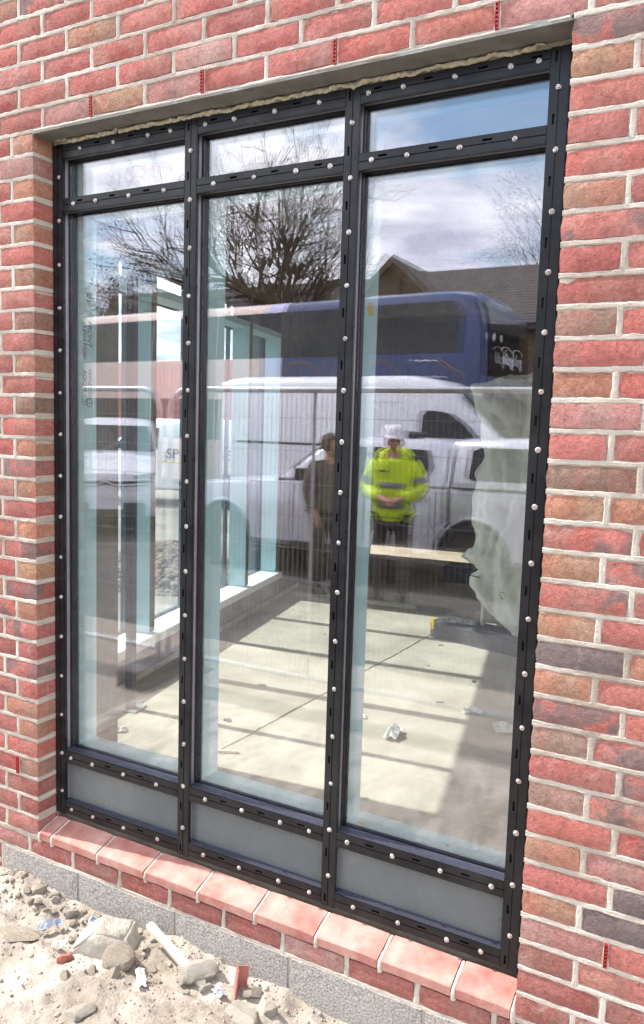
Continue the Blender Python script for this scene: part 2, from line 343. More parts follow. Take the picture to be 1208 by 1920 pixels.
# ------------------------------------------------------------------ the brick facade
random.seed(7)
facade = empty('brick_wall', label='red multi brick outer wall framing the tall window', cat='wall')
BD = 0.10
_bm = {}
def brick_mesh(w, var, h=0.065):
    key = (round(w, 3), var, h)
    if key in _bm: return _bm[key]
    rnd = random.Random(hash(key) & 0xffff); nx, nz = 5, 2
    vs = []; fr = []
    for j in range(nz + 1):
        for i in range(nx + 1):
            x = -w / 2 + w * i / nx; z = -h / 2 + h * j / nz
            edge = i in (0, nx) or j in (0, nz)
            y = (0.0042 if edge else 0.0) + rnd.uniform(-0.0007, 0.0007)
            if i in (0, nx): x -= math.copysign(0.0012 + rnd.uniform(-0.0015, 0.0020) + (0.0030 if j in (0, nz) else 0), x)
            if j in (0, nz): z -= math.copysign(0.0010 + rnd.uniform(-0.0015, 0.0020) + (0.0020 if i in (0, nx) else 0), z)
            if 0 < i < nx and 0 < j < nz: x += rnd.uniform(-.006, .006); z += rnd.uniform(-.006, .006)
            vs.append((x, y, z))
    idx = lambda i, j: j * (nx + 1) + i
    fs = [(idx(i, j), idx(i + 1, j), idx(i + 1, j + 1), idx(i, j + 1)) for j in range(nz) for i in range(nx)]
    per = [idx(i, 0) for i in range(nx)] + [idx(nx, j) for j in range(nz)] + [idx(i, nz) for i in range(nx, 0, -1)] + [idx(0, j) for j in range(nz, 0, -1)]
    b0 = len(vs)
    for p in per: vs.append((vs[p][0], BD, vs[p][2]))
    n = len(per)
    fs += [(per[k], b0 + k, b0 + (k + 1) % n, per[(k + 1) % n]) for k in range(n)]
    me = MB().add(vs, fs).mesh('brick', 34); _bm[key] = me; return me
RED = [(0.385, 0.108, 0.092), (0.415, 0.116, 0.096), (0.355, 0.098, 0.088), (0.42, 0.142, 0.118), (0.395, 0.120, 0.106)]
ORG = [(0.38, 0.168, 0.110), (0.345, 0.150, 0.102), (0.395, 0.178, 0.115)]
BRN = [(0.27, 0.138, 0.108), (0.29, 0.146, 0.114)]
DRK = [(0.165, 0.118, 0.116), (0.14, 0.105, 0.108)]
PNK = [(0.41, 0.185, 0.168), (0.385, 0.17, 0.155)]
PAL = dict(r=(RED, 0.0), o=(ORG, 0.0), n=(BRN, 0.15), d=(DRK, 1.0), p=(PNK, 0.0), x=(RED, 0.72), u=(RED, 0.5), c=([(0.29, 0.088, 0.078), (0.32, 0.105, 0.09)], 0.0))
brick_count = [0]; perps = []
stuff_bricks = MB()
def brick(x0, x1, k, code=None, z0=None, h=0.065):
    zb = TOP - 0.075 * (k + 1) + 0.005 if z0 is None else z0
    x0 += random.uniform(-.0012, .0012); zc = zb + h / 2 + random.uniform(-.0015, .0015)
    inview = x0 > -0.46 and x1 < 2.52 and zb > -0.1 and zb < 3.19
    if not inview:
        stuff_bricks.box(x0, x1, random.uniform(-.001, .002), BD, zb, zb + h); return
    if code is None:
        code = random.choices('rrrrrrrrppoux', k=1)[0]
    pal, al = PAL[code]; c = random.choice(pal); f = random.uniform(0.9, 1.12)
    perps.append((x1 + 0.005, zb)); perps.append((x0 - 0.005, zb))
    o = mkobj('brick', brick_mesh(x1 - x0 - 0.0035, random.randrange(5), h - 0.0030), 'brick', facade, loc=((x0 + x1) / 2, random.uniform(-.0012, .0018), zc))
    o.color = (c[0] * f, c[1] * f, c[2] * f, max(0, min(1, al + random.uniform(-.06, .08))))
    o.rotation_euler = (random.uniform(-.006, .006), random.uniform(-.006, .006), random.uniform(-.005, .005)); brick_count[0] += 1
XL, XR = -0.95, 4.4
def course(xa, xb, p0, k, first=None, z0=None, codes='', side=1, h=0.065):
    """fill xa..xb with stretchers whose perpends lie at p0 + 0.225 i"""
    ps = [xa - 0.005]; i = math.ceil((xa + 0.03 - p0) / 0.225)
    while p0 + 0.225 * i < xb - 0.025: ps.append(p0 + 0.225 * i); i += 1
    ps.append(xb + 0.005)
    cells = list(zip(ps[:-1], ps[1:]))
    if side < 0: cells = cells[::-1]
    for q, (a, b) in enumerate(cells):
        brick(a + 0.005, b - 0.005, k, codes[q] if q < len(codes) else None, z0, h)
RC = ['xr', 'ox', 'rr', 'rr', 'rr', 'or', 'ur', 'rr', 'rr', 'nr', 'rr', 'or', 'pd', 'rr', 'nr', 'oo', 'xu', 'ox', 'ux', 'or', 'do', 'or', 'xr', 'nx', 'rx', 'nx', 'rx', 'op', 'rd', 'od', 'pr', 'cr', 'cc', 'cp', 'cc']
LC = ['or', 'pr', 'or', 'rr', 'or', 'rr', 'or', 'rr', 'nr', 'rr', 'or', 'rr', 'nr', 'rr', 'or', 'xr', 'or', 'rr', 'or', 'xr', 'or', 'xo', 'ox', 'xr', 'rr', 'xr', 'rx', 'or', 'or', 'rr', 'nu', 'cc', 'cc', 'cc', 'cc']
for k in range(0, 34):
    course(WX, XR, WX + (0.2225 if k % 2 == 0 else 0.152), k, codes=RC[k])
    course(XL, 0.0, -0.108 if k % 2 == 0 else -0.175, k, codes=LC[k], side=-1)
course(XL, XR, 0.174, 34, codes='cccpcccccpccccccccccccccc', z0=0.1285, h=0.062)
for k in range(35, 39): course(XL, -0.205, -0.43 if k % 2 else -0.32, k, codes='cc', side=-1)
for k in range(-1, -16, -1):
    course(XL, XR, 0.0447 if k % 2 else 0.0447 + 0.1125, k, codes='rrr' if k < -6 else '')
sb = stuff_bricks.obj('brickwork', 'brick', facade, kind='stuff'); sb.color = (0.30, 0.085, 0.065, 0.05)

MY = 0.0065
mo = MB()
mo.box(XL, -0.0065, MY, 0.11, 0.16, TOP - 0.006); mo.box(WX + 0.0065, XR, MY, 0.11, 0.16, TOP - 0.006)
mo.box(XL, XR, MY, 0.11, TOP + 0.004, 3.93); mo.box(XL, XR, MY, 0.11, -0.30, 0.16)
mo.box(-0.0065, WX + 0.0065, MY + 0.004, 0.11, 0.16, 0.205)
mo.obj('mortar', 'mortar', facade)
# hand-struck, slightly ragged pointing in the joints near the window
rd = MB(); random.seed(21)
def strip(a0, a1, c, hw, vert):
    n = max(3, int((a1 - a0) / 0.012)); vs = []
    for i in range(n + 1):
        a = a0 + (a1 - a0) * i / n; q = (c * 7.3, a * 1.0)
        cc = c + 0.0011 * fbm(a * 9, c * 3.1, 1); w1 = hw * (1 + 0.38 * fbm(a * 40, c * 11, 2)); w2 = hw * (1 + 0.38 * fbm(a * 40, c * 11, 5)); dep = 0.0012 * fbm(a * 23, c * 17, 8)
        for t, y in ((-w1, 0.0050), (-w1 * .72, 0.0032 + dep), (-w1 * .2, 0.0034 + dep), (w2 * .35, 0.0036 + dep), (w2 * .75, 0.0034 + dep), (w2, 0.0050)):
            y += 0.0007 * fbm(a * 90, (c + t) * 160, 3, 2)
            vs.append((cc + t, y, a) if vert else (a, y, cc + t))
    rd.add(vs, [(i * 6 + k, i * 6 + k + 1, (i + 1) * 6 + k + 1, (i + 1) * 6 + k) for i in range(n) for k in range(5)])
for k in range(1, 35):
    z = TOP - 0.075 * k
    strip(WX + 0.004, 2.53, z, 0.0072, False); strip(-0.46, -0.004, z, 0.0072, False)
for k in range(-6, 1): strip(-0.46, 2.53, TOP - 0.075 * k, 0.0072, False) if k < 0 else (strip(-0.46, -0.004, TOP, 0.0072, False), strip(WX + 0.004, 2.53, TOP, 0.0072, False))
strip(-0.46, 2.53, 0.1235, 0.0072, False)
for x, zb in perps:
    if -0.45 < x < 0.002 or WX - 0.002 < x < 2.52 or zb > TOP or zb < 0.2: 
        if abs(x - 0.005) > 0.004 and abs(x - WX + 0.005) > 0.004 or zb > TOP or zb < 0.2: strip(zb - 0.002, zb + 0.067, x, 0.0072, True)
rd.obj('pointing', 'mortar', facade, 50, kind='stuff')
# mortar in the left reveal, flush with the brick ends
rv = MB()
for k in range(1, 34):
    z = TOP - 0.075 * k; rv.box(-0.02, -0.0022, 0.004, 0.09, z - 0.0066, z + 0.0066)
rv.obj('reveal_pointing', 'mortar', facade, kind='stuff')

# concrete blocks below the damp course
random.seed(3)
def block_mesh(w, h, sd):
    rnd = random.Random(sd); nx, nz = 6, 3; vs = []
    for j in range(nz + 1):
        for i in range(nx + 1):
            e = i in (0, nx) or j in (0, nz)
            vs.append((-w / 2 + w * i / nx + (rnd.uniform(-.0025, .0025)), (0.004 if e else 0) + rnd.uniform(-.001, .001), -h / 2 + h * j / nz + rnd.uniform(-.0025, .0025)))
    idx = lambda i, j: j * (nx + 1) + i
    fs = [(idx(i, j), idx(i + 1, j), idx(i + 1, j + 1), idx(i, j + 1)) for j in range(nz) for i in range(nx)]
    per = [idx(i, 0) for i in range(nx)] + [idx(nx, j) for j in range(nz)] + [idx(i, nz) for i in range(nx, 0, -1)] + [idx(0, j) for j in range(nz, 0, -1)]
    b0 = len(vs); n = len(per)
    for p in per: vs.append((vs[p][0], 0.09, vs[p][2]))
    fs += [(per[k], b0 + k, b0 + (k + 1) % n, per[(k + 1) % n]) for k in range(n)]
    return MB().add(vs, fs).mesh('concrete_block', 34)
for z1, off in ((0.1205, 0.0), (-0.1045, 0.22)):
    xs = [-0.195] + [0.205 - off + 0.4475 * i for i in range(0 if off == 0 else 1, 10)]
    for a, b in zip(xs[:-1], xs[1:]):
        mkobj('concrete_block', block_mesh(b - a - 0.011, 0.212, int(a * 100)), 'block', facade, loc=((a + b) / 2, -0.003, z1 - 0.106))

# sloping sill bricks
sj = [0.004, 0.068, 0.297, 0.519, 0.744, 0.970, 1.193, 1.407, 1.632, 1.800]
random.seed(11)
for a, b in zip(sj[:-1], sj[1:]):
    a += 0.0075; b -= 0.0075
    prof = [(0.092, 0.196), (0.0, 0.196), (-0.002, 0.198), (-0.002, 0.2235), (0.0005, 0.2265), (0.05, 0.2415), (0.092, 0.2535)]
    n = 5; rings = []
    for i in range(n + 1):
        x = a + (b - a) * i / n
        rings.append([(x + (random.uniform(-.001, .001)), y + random.uniform(-.0006, .0006), z + random.uniform(-.0008, .0008) - (0.0012 if i in (0, n) else 0)) for y, z in prof])
    s = MB().loft(rings).obj('sill_brick', 'sillbrick', facade, 12)
MB().box(0.0, WX, 0.012, 0.11, 0.180, 0.214).box(0.0, WX, 0.05, 0.11, 0.213, 0.232).obj('sill_bedding', 'mortar', facade)
sm = MB(); random.seed(5)
for x in sj:
    pts = [(x + random.uniform(-.001, .001), 0.004 + 0.088 * t, 0.2165 + 0.0275 * t + random.uniform(-.001, .001)) for t in [i / 7 for i in range(8)]]
    sm.tube([(x, 0.006, 0.186)] + [(x, 0.004, 0.206)] + pts, [0.008] * 2 + [random.uniform(.0070, .0084) for _ in pts], 8)
sm.obj('sill_joint', 'mortar', facade, 60, kind='stuff')

# steel lintel over the opening, with foam squeezed out over the frame
li = MB().box(-0.004, WX + 0.004, 0.006, 0.104, TOP - 0.0085, TOP - 0.0035); li.box(0.0, WX, 0.0015, 0.0062, TOP - 0.0105, TOP + 0.0035)
li.obj('lintel', 'lintel', facade)
lm = MB(); pts = []; rr = []
for i in range(130):
    x = 0.004 + (WX - 0.008) * i / 129; pts.append((x, 0.0035, TOP - 0.0015 + 0.0015 * fbm(x * 11, 3))); rr.append(0.0048 * max(0.3, 1 + 0.7 * fbm(x * 9, 7)))
lm.tube(pts, rr, 6).obj('mortar_smear', 'mortar', facade, 60)
fm = MB(); vs = []; nf_ = 420
for i in range(nf_ + 1):
    x = 0.02 + 1.70 * i / nf_
    lo = 2.7255 + 0.009 * fbm(x * 13, 1.0) + 0.006 * fbm(x * 45, 4.0); hi = TOP - 0.009 + 0.004 * fbm(x * 20, 7.0); lo = min(lo, hi - 0.002)
    if fbm(x * 4.2, 12.0) < -0.42 or x < 0.07: lo = hi - 0.003
    for t in range(7):
        u = t / 6; z = lo + (hi - lo) * u; b = math.sin(u * math.pi) ** 0.6
        vs.append((x, 0.0925 - b * (0.010 + 0.006 * fbm(x * 60, z * 60, 2.0) + 0.005 * fbm(x * 20, z * 20, 6.0)), z))
fm.add(vs, [(i * 7 + k, i * 7 + k + 1, (i + 1) * 7 + k + 1, (i + 1) * 7 + k) for i in range(nf_) for k in range(6)])
fm.obj('foam_bead', 'foam', facade, 80)
MB().box(0.0, WX, 0.097, 0.11, 2.726, TOP - 0.0088).obj('foam_strip', 'foam', facade)
# cavity closers left and right of the frame
MB().box(WX - 0.016, WX - 0.002, 0.093, 0.12, 0.262, 2.741).obj('cavity_closer', 'void', facade)

# red plastic weep vents in the perpends
def weep(x, z0, h=0.066):
    w = empty('weep_vent'); w.parent = facade; w.location = (x, 0, z0)
    MB().box(-0.0048, -0.0033, -0.0035, 0.03, 0, h).box(0.0033, 0.0048, -0.0035, 0.03, 0, h).box(-0.0033, 0.0033, 0.012, 0.03, 0, h).obj('casing', 'redplastic', w)
    b = MB()
    for i in range(7): b.box(-0.0033, 0.0033, -0.003, 0.011, i * h / 6.6, i * h / 6.6 + 0.0042)
    b.obj('louvre', 'redplastic', w)
for i in (1, 3, 5, 7): weep(0.0447 + 0.225 * i, TOP + 0.004)
weep(WX + 0.2225, TOP - 0.075 * 31 + 0.004); weep(-0.108, TOP - 0.075 * 31 + 0.004)

# inner leaf of the facade (its opening is lined by the window frame)
il = MB(); il.box(-0.62, 0.022, 0.27, 0.40, FL - 0.1, 3.40); il.box(1.772, 4.4, 0.27, 0.40, FL - 0.1, 3.40)
il.box(0.022, 1.772, 0.27, 0.40, 2.735, 3.40)
il.box(-0.90, -0.03, 0.112, 0.27, -0.3, 3.9); il.box(1.83, 4.4, 0.112, 0.27, -0.3, 3.9); il.box(-0.03, 1.83, 0.112, 0.27, 2.76, 3.9); il.box(-0.03, 1.83, 0.112, 0.40, -0.3, 0.262)
il.obj('inner_leaf', 'innerwall', facade)

# ------------------------------------------------------------------ the window (aluminium curtain walling, cover caps not fitted yet)
win = empty('window', (0, 0, 0), label='tall three-bay dark aluminium framed window with screws showing along its bars', cat='window')
FY = 0.088; GY0 = 0.122
def plate(a0, a1, w0, w1, vertical, slots, ext):
    """pressure plate between a0..a1 (length) and w0..w1 (width): two bands, a screw groove between them, slots punched through band one"""
    p = MB()
    def bx(l0, l1, q0, q1, y0, y1):
        if vertical: p.box(q0, q1, y0, y1, l0, l1)
        else: p.box(l0, l1, y0, y1, q0, q1)
    wm = (w0 + w1) / 2; gr = 0.0016; t = 0.011; ch = 0.0022
    def band(q0, q1, cuts, o0):
        # outer lip stands 1.2 mm back
        if o0: bx(a0, a1, q0, q0 + ch, FY + 0.0014, FY + t); q0 += ch
        else: bx(a0, a1, q1 - ch, q1, FY + 0.0014, FY + t); q1 -= ch
        last = a0; sh = 0.0032; cuts = sorted(cuts); sc_ = (q0 + q1) / 2 + (0.002 if o0 else -0.002)
        for s in cuts:
            bx(last, s - 0.013, q0, q1, FY, FY + t); bx(s - 0.013, s + 0.013, q0, sc_ - sh, FY, FY + t); bx(s - 0.013, s + 0.013, sc_ + sh, q1, FY, FY + t); last = s + 0.013
        bx(last, a1, q0, q1, FY, FY + t)
    if vertical: band(w0, wm - gr, slots, True); band(wm + gr, w1, [], False)
    else: band(w0, wm - gr, [], True); band(wm + gr, w1, slots, False)
    bx(a0, a1, wm - gr, wm + gr, FY + 0.0035, FY + t)
    bx(a0, a1, w0 + 0.003, w1 - 0.003, FY + t, FY + t + 0.004)     # web behind the slots
    return p
screw_me = MB().lathe([(0.0074, 0.0), (0.0078, -0.0012), (0.0074, -0.0022), (0.0056, -0.0030), (0.0052, -0.0058), (0.0044, -0.0066), (0.0022, -0.0066), (0.0018, -0.0045)], 14, 'y').mesh('screw', 40)
random.seed(31)
def screws(parent, pts):
    for x, z in pts:
        o = mkobj('screw', screw_me, 'steel', parent, loc=(x + random.uniform(-.0008, .0008), FY, z + random.uniform(-.0008, .0008)))
        o.rotation_euler = (random.uniform(-.14, .14), random.uniform(0, 6), random.uniform(-.14, .14)); o.scale = (random.uniform(.86, 1.08), random.uniform(.8, 1.25), random.uniform(.86, 1.08))
def member(name, a0, a1, w0, w1, vertical, slots, scr):
    o = plate(a0, a1, w0, w1, vertical, slots, 0).obj(name, 'alu', win)
    c = MB(); k = MB()
    if vertical:
        c.box(w0 + 0.0035, w1 - 0.0035, FY + 0.015, FY + 0.030, a0, a1); k.box(w0 + 0.006, w1 - 0.006, FY + 0.030, GY0 + 0.03, a0, a1)
        for q in (w0 + 0.001, w1 - 0.007): k.box(q, q + 0.006, FY + 0.030, GY0 - 0.0006, a0, a1)
    else:
        c.box(a0, a1, FY + 0.015, FY + 0.030, w0 + 0.0035, w1 - 0.0035); k.box(a0, a1, FY + 0.030, GY0 + 0.03, w0 + 0.006, w1 - 0.006)
        for q in (w0 + 0.001, w1 - 0.007): k.box(a0, a1, FY + 0.030, GY0 - 0.0006, q, q + 0.006)
    c.obj('carrier_bar', 'alu2', o); k.obj('gasket', 'rubber', o)
    screws(o, scr)
    return o
VX = [(-0.001, 0.049), (0.587, 0.637), (1.160, 1.209), (1.735, 1.785)]
sz = [2.628 - 0.1504 * j for j in range(16)]; slz = [z + 0.0752 for z in sz] + [sz[-1] - 0.0752]
slz = [z for z in slz if 0.29 < z < 2.71]
for i, (a, b) in enumerate(VX):
    xs_ = (a + b) / 2
    member('jamb' if i in (0, 3) else 'mullion', 0.270, 2.726, a, b, True, slz if i else [], [(xs_ + (0.009 if i == 0 else 0), z - (0.012 if i == 0 else 0)) for z in sz])
rows = {'head_rail': (2.676, 2.7245, [0.133, 0.285, 0.435, 0.53, 0.668, 0.778, 0.925, 1.076, 1.234, 1.338, 1.485, 1.635, 1.706], [0.212, 0.361, 0.5, 0.70, 0.853, 1.0, 1.261, 1.411, 1.561, 1.70]),
        'transom': (2.4945, 2.5415, [0.102, 0.206, 0.355, 0.505, 0.703, 0.854, 1.002, 1.117, 1.249, 1.357, 1.507, 1.655], [0.13, 0.28, 0.43, 0.57, 0.778, 0.928, 1.078, 1.282, 1.432, 1.582, 1.715]),
        'low_transom': (0.4745, 0.5240, [0.081, 0.189, 0.341, 0.492, 0.706, 0.856, 1.005, 1.113, 1.246, 1.398, 1.548, 1.70], [0.265, 0.416, 0.78, 0.93, 1.08, 1.322, 1.473, 1.624]),
        'bottom_rail': (0.2735, 0.3210, [0.082, 0.192, 0.343, 0.499, 0.70, 0.85, 1.003, 1.119, 1.275, 1.425, 1.578, 1.681], [0.267, 0.42, 0.775, 0.927, 1.35, 1.50, 1.63])}
bays = [(VX[i][1], VX[i + 1][0]) for i in range(3)]
for nm, (z0, z1, sx, slx) in rows.items():
    for a, b in bays:
        member(nm, a + 0.0006, b - 0.0006, z0, z1, False, [s for s in slx if a + 0.02 < s < b - 0.02], [(s, (z0 + z1) / 2) for s in sx if a < s < b])
# sloping weathering strip with serrated face under each pane of the low rails
for a, b in bays:
    for z0, dp in ((0.5245, 0.033), (0.3215, 0.024)):
        o = MB().prism([(a, FY + 0.003, z0), (a, FY + dp, z0), (a, FY + dp, z0 + 0.006), (a, FY + dp - 0.004, z0 + 0.006)], (b - a, 0, 0))
        for q in range(4):
            t = (q + 0.3) / 4; o.box(a, b, FY + 0.003 + (dp - 0.008) * t, FY + 0.003 + (dp - 0.008) * t + 0.0022, z0 + 0.0052 * t, z0 + 0.0052 * t + 0.0016)
        o.obj('glazing_bead', 'bead', win)
# double glazed panes: two sheets of coated glass, not quite parallel
def pane(a, b, z0, z1, tilt):
    p = empty('glass_pane'); p.parent = win; p.location = ((a + b) / 2, GY0, (z0 + z1) / 2)
    w, h = (b - a) / 2 - 0.002, (z1 - z0) / 2 - 0.002
    MB().box(-w, w, 0, 0.006, -h, h).obj('outer_sheet', 'glass', p)
    q = MB().box(-w, w, -0.003, 0.003, -h, h).obj('inner_sheet', 'glass', p); q.location = (0, 0.0255, 0); q.rotation_euler = (R(tilt[0]), 0, R(tilt[1]))
tl = [(0.03, 0.20), (-0.04, 0.26), (0.03, 0.34), (0.0, 0.1), (0.02, 0.12), (-0.02, 0.12)]
for i, (a, b) in enumerate(bays):
    pane(a - 0.004, b + 0.004, 0.521, 2.498, tl[i]); pane(a - 0.004, b + 0.004, 2.538, 2.680, tl[3 + i])
    MB().box(a - 0.003, b + 0.003, GY0 - 0.009, GY0 + 0.035, 0.318, 0.478).obj('spandrel_panel', 'spandrel', win)
# pale inner box sections seen through the glass
IY0, IY1 = 0.1605, 0.252
for i, (a, b) in enumerate(VX):
    MB().box(a + (0.0005 if i else 0.0), b - 0.0005, IY0, IY1, 0.262, 2.735).obj('inner_mullion', 'reveal', win)
for (z0, z1) in ((2.676, 2.735), (2.4955, 2.5405), (0.4755, 0.5230), (0.262, 0.3200)):
    for a, b in bays: MB().box(a, b, IY0, IY1 - 0.001, z0, z1).obj('inner_rail', 'reveal', win)
# thin dark glazing spacer round each pane
for a, b in bays:
    for z0, z1 in ((0.525, 2.494), (2.5425, 2.675)):
        s = MB(); 
        for q in ((a, a + 0.007, z0, z1), (b - 0.007, b, z0, z1), (a + 0.007, b - 0.007, z0, z0 + 0.007), (a + 0.007, b - 0.007, z1 - 0.007, z1)): s.box(q[0], q[1], GY0 + 0.0068, GY0 + 0.0205, q[2], q[3])
        s.obj('glazing_spacer', 'alu', win)
# marker pen on the left inner reveal, read from top to bottom
def tm(x, y, z): return Matrix(((0, 0, 1, x), (0, 1, 0, y), (-1, 0, 0, z), (0, 0, 0, 1)))
hx = 0.0492
for s_, y_, z_, sz_ in (('BY', 0.205, 2.235, 0.030), ('FRONT', 0.208, 2.135, 0.029), ('ELEVATION', 0.182, 2.130, 0.026), ('WINDOW', 0.209, 1.962, 0.026), ('ROOM', 0.183, 1.955, 0.026)):
    text('handwriting', s_, sz_, tm(hx, y_, z_), 'ink', win, shear=0.25, extr=0.0004, weight=-0.0002)
for y_, z_ in ((0.216, 1.835), (0.190, 1.842)):
    text('handwriting', '1', 0.02, tm(hx, y_ - 0.006, z_ + 0.003), 'ink', win, shear=0.2, extr=0.0004)
    MB().tube([(hx + 0.0004, y_ + 0.013 * math.cos(a), z_ + 0.018 * math.sin(a)) for a in [i * math.pi / 11 for i in range(23)]], 0.0008, 5).obj('handwriting', 'ink', win)
MB().prism([(1.2092, 0.186, 2.105), (1.2092, 0.218, 2.112), (1.2092, 0.218, 2.150), (1.2092, 0.187, 2.142)], (0.0006, 0, 0)).obj('label_sticker', 'yellow', win)
MB().box(1.236, 1.262, 0.170, 0.186, 0.5232, 0.5240).obj('label_sticker', 'yellow', win)

# ------------------------------------------------------------------ the side wall of the room, with its own windows (local: x along the wall away from us, y outwards)
SW = empty('side_wall', (-0.52, 0.25, 0), math.atan2(0.977, -0.213), label='side wall of the room under and beside the row of side windows', cat='wall')
WS = [0.30, 1.36, 2.12, 2.88, 3.64]; B0, B1 = 6.35, 7.10            # window bays, and one far opening
sw = MB()
def swb(a, b, z0, z1, y0=0.0, y1=0.30): sw.box(a, b, y0, y1, z0, z1)
swb(0.03, WS[0], 0.0, 3.40); swb(WS[0], WS[-1], 2.73, 3.40); swb(WS[-1], B0, 0.0, 3.40); swb(B0, B1, 2.50, 3.40); swb(B1, 9.9, 0.0, 3.40); swb(WS[0], WS[-1], 0.0, 0.27)
sw.obj('inner_leaf', 'innerwall', SW)
ow = MB()
for a, b, z0, z1 in ((0.0, WS[0], -0.3, 3.9), (WS[0], WS[-1], 2.745, 3.9), (WS[-1], 9.9, -0.3, 3.9), (WS[0], WS[-1], -0.3, 0.25)):
    if a == WS[-1]:
        ow.box(a, B0, 0.302, 0.40, z0, z1); ow.box(B0, B1, 0.302, 0.40, 2.52, z1); ow.box(B1, b, 0.302, 0.40, z0, z1)
    else: ow.box(a, b, 0.302, 0.40, z0, z1)
ow.obj('outer_leaf', 'outerbrick', SW)
MB().box(WS[0], WS[-1], -0.006, -0.001, 0.27, 0.505).obj('dwarf_panel', 'dwarf', SW)
MB().box(WS[0] - 0.35, WS[-1] + 0.5, -0.030, -0.0065, FL + 0.001, FL + 0.035).obj('mortar_fillet', 'mortar', SW)
sidewin = empty('side_window', (-0.52, 0.25, 0), math.atan2(0.977, -0.213), label='row of four tall side windows with pale mullions across the room', cat='window')
for i, s in enumerate(WS):
    a, b = (s, s + 0.05) if i < 4 else (s - 0.05, s)
    MB().box(a, b, 0.012, 0.150, 0.52, 2.54).obj('mullion', 'reveal', sidewin)
    MB().box(a, b, 0.012, 0.150, 2.545, 2.73).obj('upper_mullion', 'alu', sidewin)
    MB().box(a - 0.001, b + 0.001, 0.006, 0.012, 0.53, 2.73).obj('mullion_cap', 'innerwall', sidewin)
    MB().box(a - 0.001, b + 0.001, 0.190, 0.205, 0.27, 2.73).obj('pressure_plate', 'alu', sidewin)
for a, b in zip(WS[:-1], WS[1:]):
    a += 0.05; b -= (0.05 if b == WS[-1] else 0)
    for z0, z1, mt_ in ((2.495, 2.54, 'reveal'), (2.685, 2.73, 'alu'), (0.275, 0.32, 'alu')):
        MB().box(a, b, 0.010, 0.150, z0, z1).obj('rail', mt_, sidewin)
    for z0, z1 in ((2.495, 2.54), (0.475, 0.525), (2.685, 2.73), (0.275, 0.32)):
        MB().box(a + 0.001, b - 0.001, 0.190, 0.204, z0, z1).obj('outer_rail', 'alu', sidewin)
    MB().box(a - 0.01, b + 0.01, 0.160, 0.166, 0.50, 2.51).box(a - 0.01, b + 0.01, 0.180, 0.186, 0.50, 2.51).obj('glass_pane', 'glass2', sidewin)
    MB().box(a - 0.01, b + 0.01, 0.160, 0.166, 2.52, 2.71).box(a - 0.01, b + 0.01, 0.180, 0.186, 2.52, 2.71).obj('glass_pane', 'glass2', sidewin)
    MB().box(a - 0.01, b + 0.01, 0.160, 0.186, 0.30, 0.49).obj('spandrel_panel', 'spandrel', sidewin)
sl = MB().box(WS[0], WS[-1], -0.025, 0.152, 0.505, 0.5195).obj('sill_board', 'whitealu', sidewin)
MB().box(WS[0], WS[-1], -0.031, -0.0255, 0.468, 0.5190).obj('sill_fascia', 'whitealu', sidewin)

MB().box(-1.46, -0.86, 4.35, 4.55, FL - 0.1, 3.399).box(-0.86, 1.75, 4.35, 4.55, 2.75, 3.40).box(1.75, 4.4, 4.35, 4.55, FL - 0.1, 3.40).obj('back_wall', 'innerwall', label='dark blockwork rear wall of the room with a wide opening', cat='wall')
MB().box(4.2, 4.4, 0.40, 0.6, FL - 0.1, 3.399).box(4.2, 4.4, 4.1, 9.49, FL - 0.1, 3.399).box(4.2, 4.4, 0.6, 4.1, FL - 0.1, 0.35).box(4.2, 4.4, 0.6, 4.1, 3.1, 3.399).obj('right_wall', 'ceiling', label='unseen pale right wall with a wide opening added to let light in', cat='wall')  # wide opening added out of view to bring more skylight into the room
MB().box(-2.55, 4.4, 9.5, 9.7, FL - 0.1, 3.399).obj('end_wall', 'innerwall', label='far end wall of the dark second room', cat='wall')
post = empty('steel_post', (-0.465, 1.02, FL), R(12), label='thin dark steel post standing before the nearest side window', cat='post')
MB().box(-0.02, 0.02, -0.02, 0.02, 0.008, 3.09).obj('shaft', 'blockfoot', post); MB().box(-0.06, 0.06, -0.06, 0.06, 0, 0.008).obj('base_plate', 'galv', post)
for z in (2.55, 2.75): MB().lathe([(0.012, 0), (0.012, -0.01), (0.004, -0.012)], 8, 'y', (0.0, -0.0205, z)).obj('bolt', 'steel', post)

# ------------------------------------------------------------------ things inside the room
# temporary fence panel wrapped in pale debris netting
nf = empty('netted_fence_panel', (0.47, 3.30, FL), R(-12), label='pale green debris netting wrapped round a fence panel inside the room', cat='netting')
random.seed(9)
def net_left(v):      # left outline, metres from the pole, over v = 0 (top) .. 1 (hem)
    pts = [(0, 0.30), (0.04, 0.08), (0.08, 0.00), (0.14, 0.02), (0.22, 0.10), (0.34, 0.12), (0.42, 0.07), (0.56, 0.06), (0.70, 0.08), (0.715, 0.03), (0.735, -0.03), (0.765, -0.01), (0.79, 0.09), (0.82, 0.05), (0.85, 0.055), (0.88, 0.12), (0.93, 0.22), (1.0, 0.40)]
    for (a, x), (b, y) in zip(pts[:-1], pts[1:]):
        if a <= v <= b: return x + (y - x) * sstep(a, b, v) + 0.006 * math.sin(v * 60)
    return 0.4
nu, nv = 90, 110; vs = []
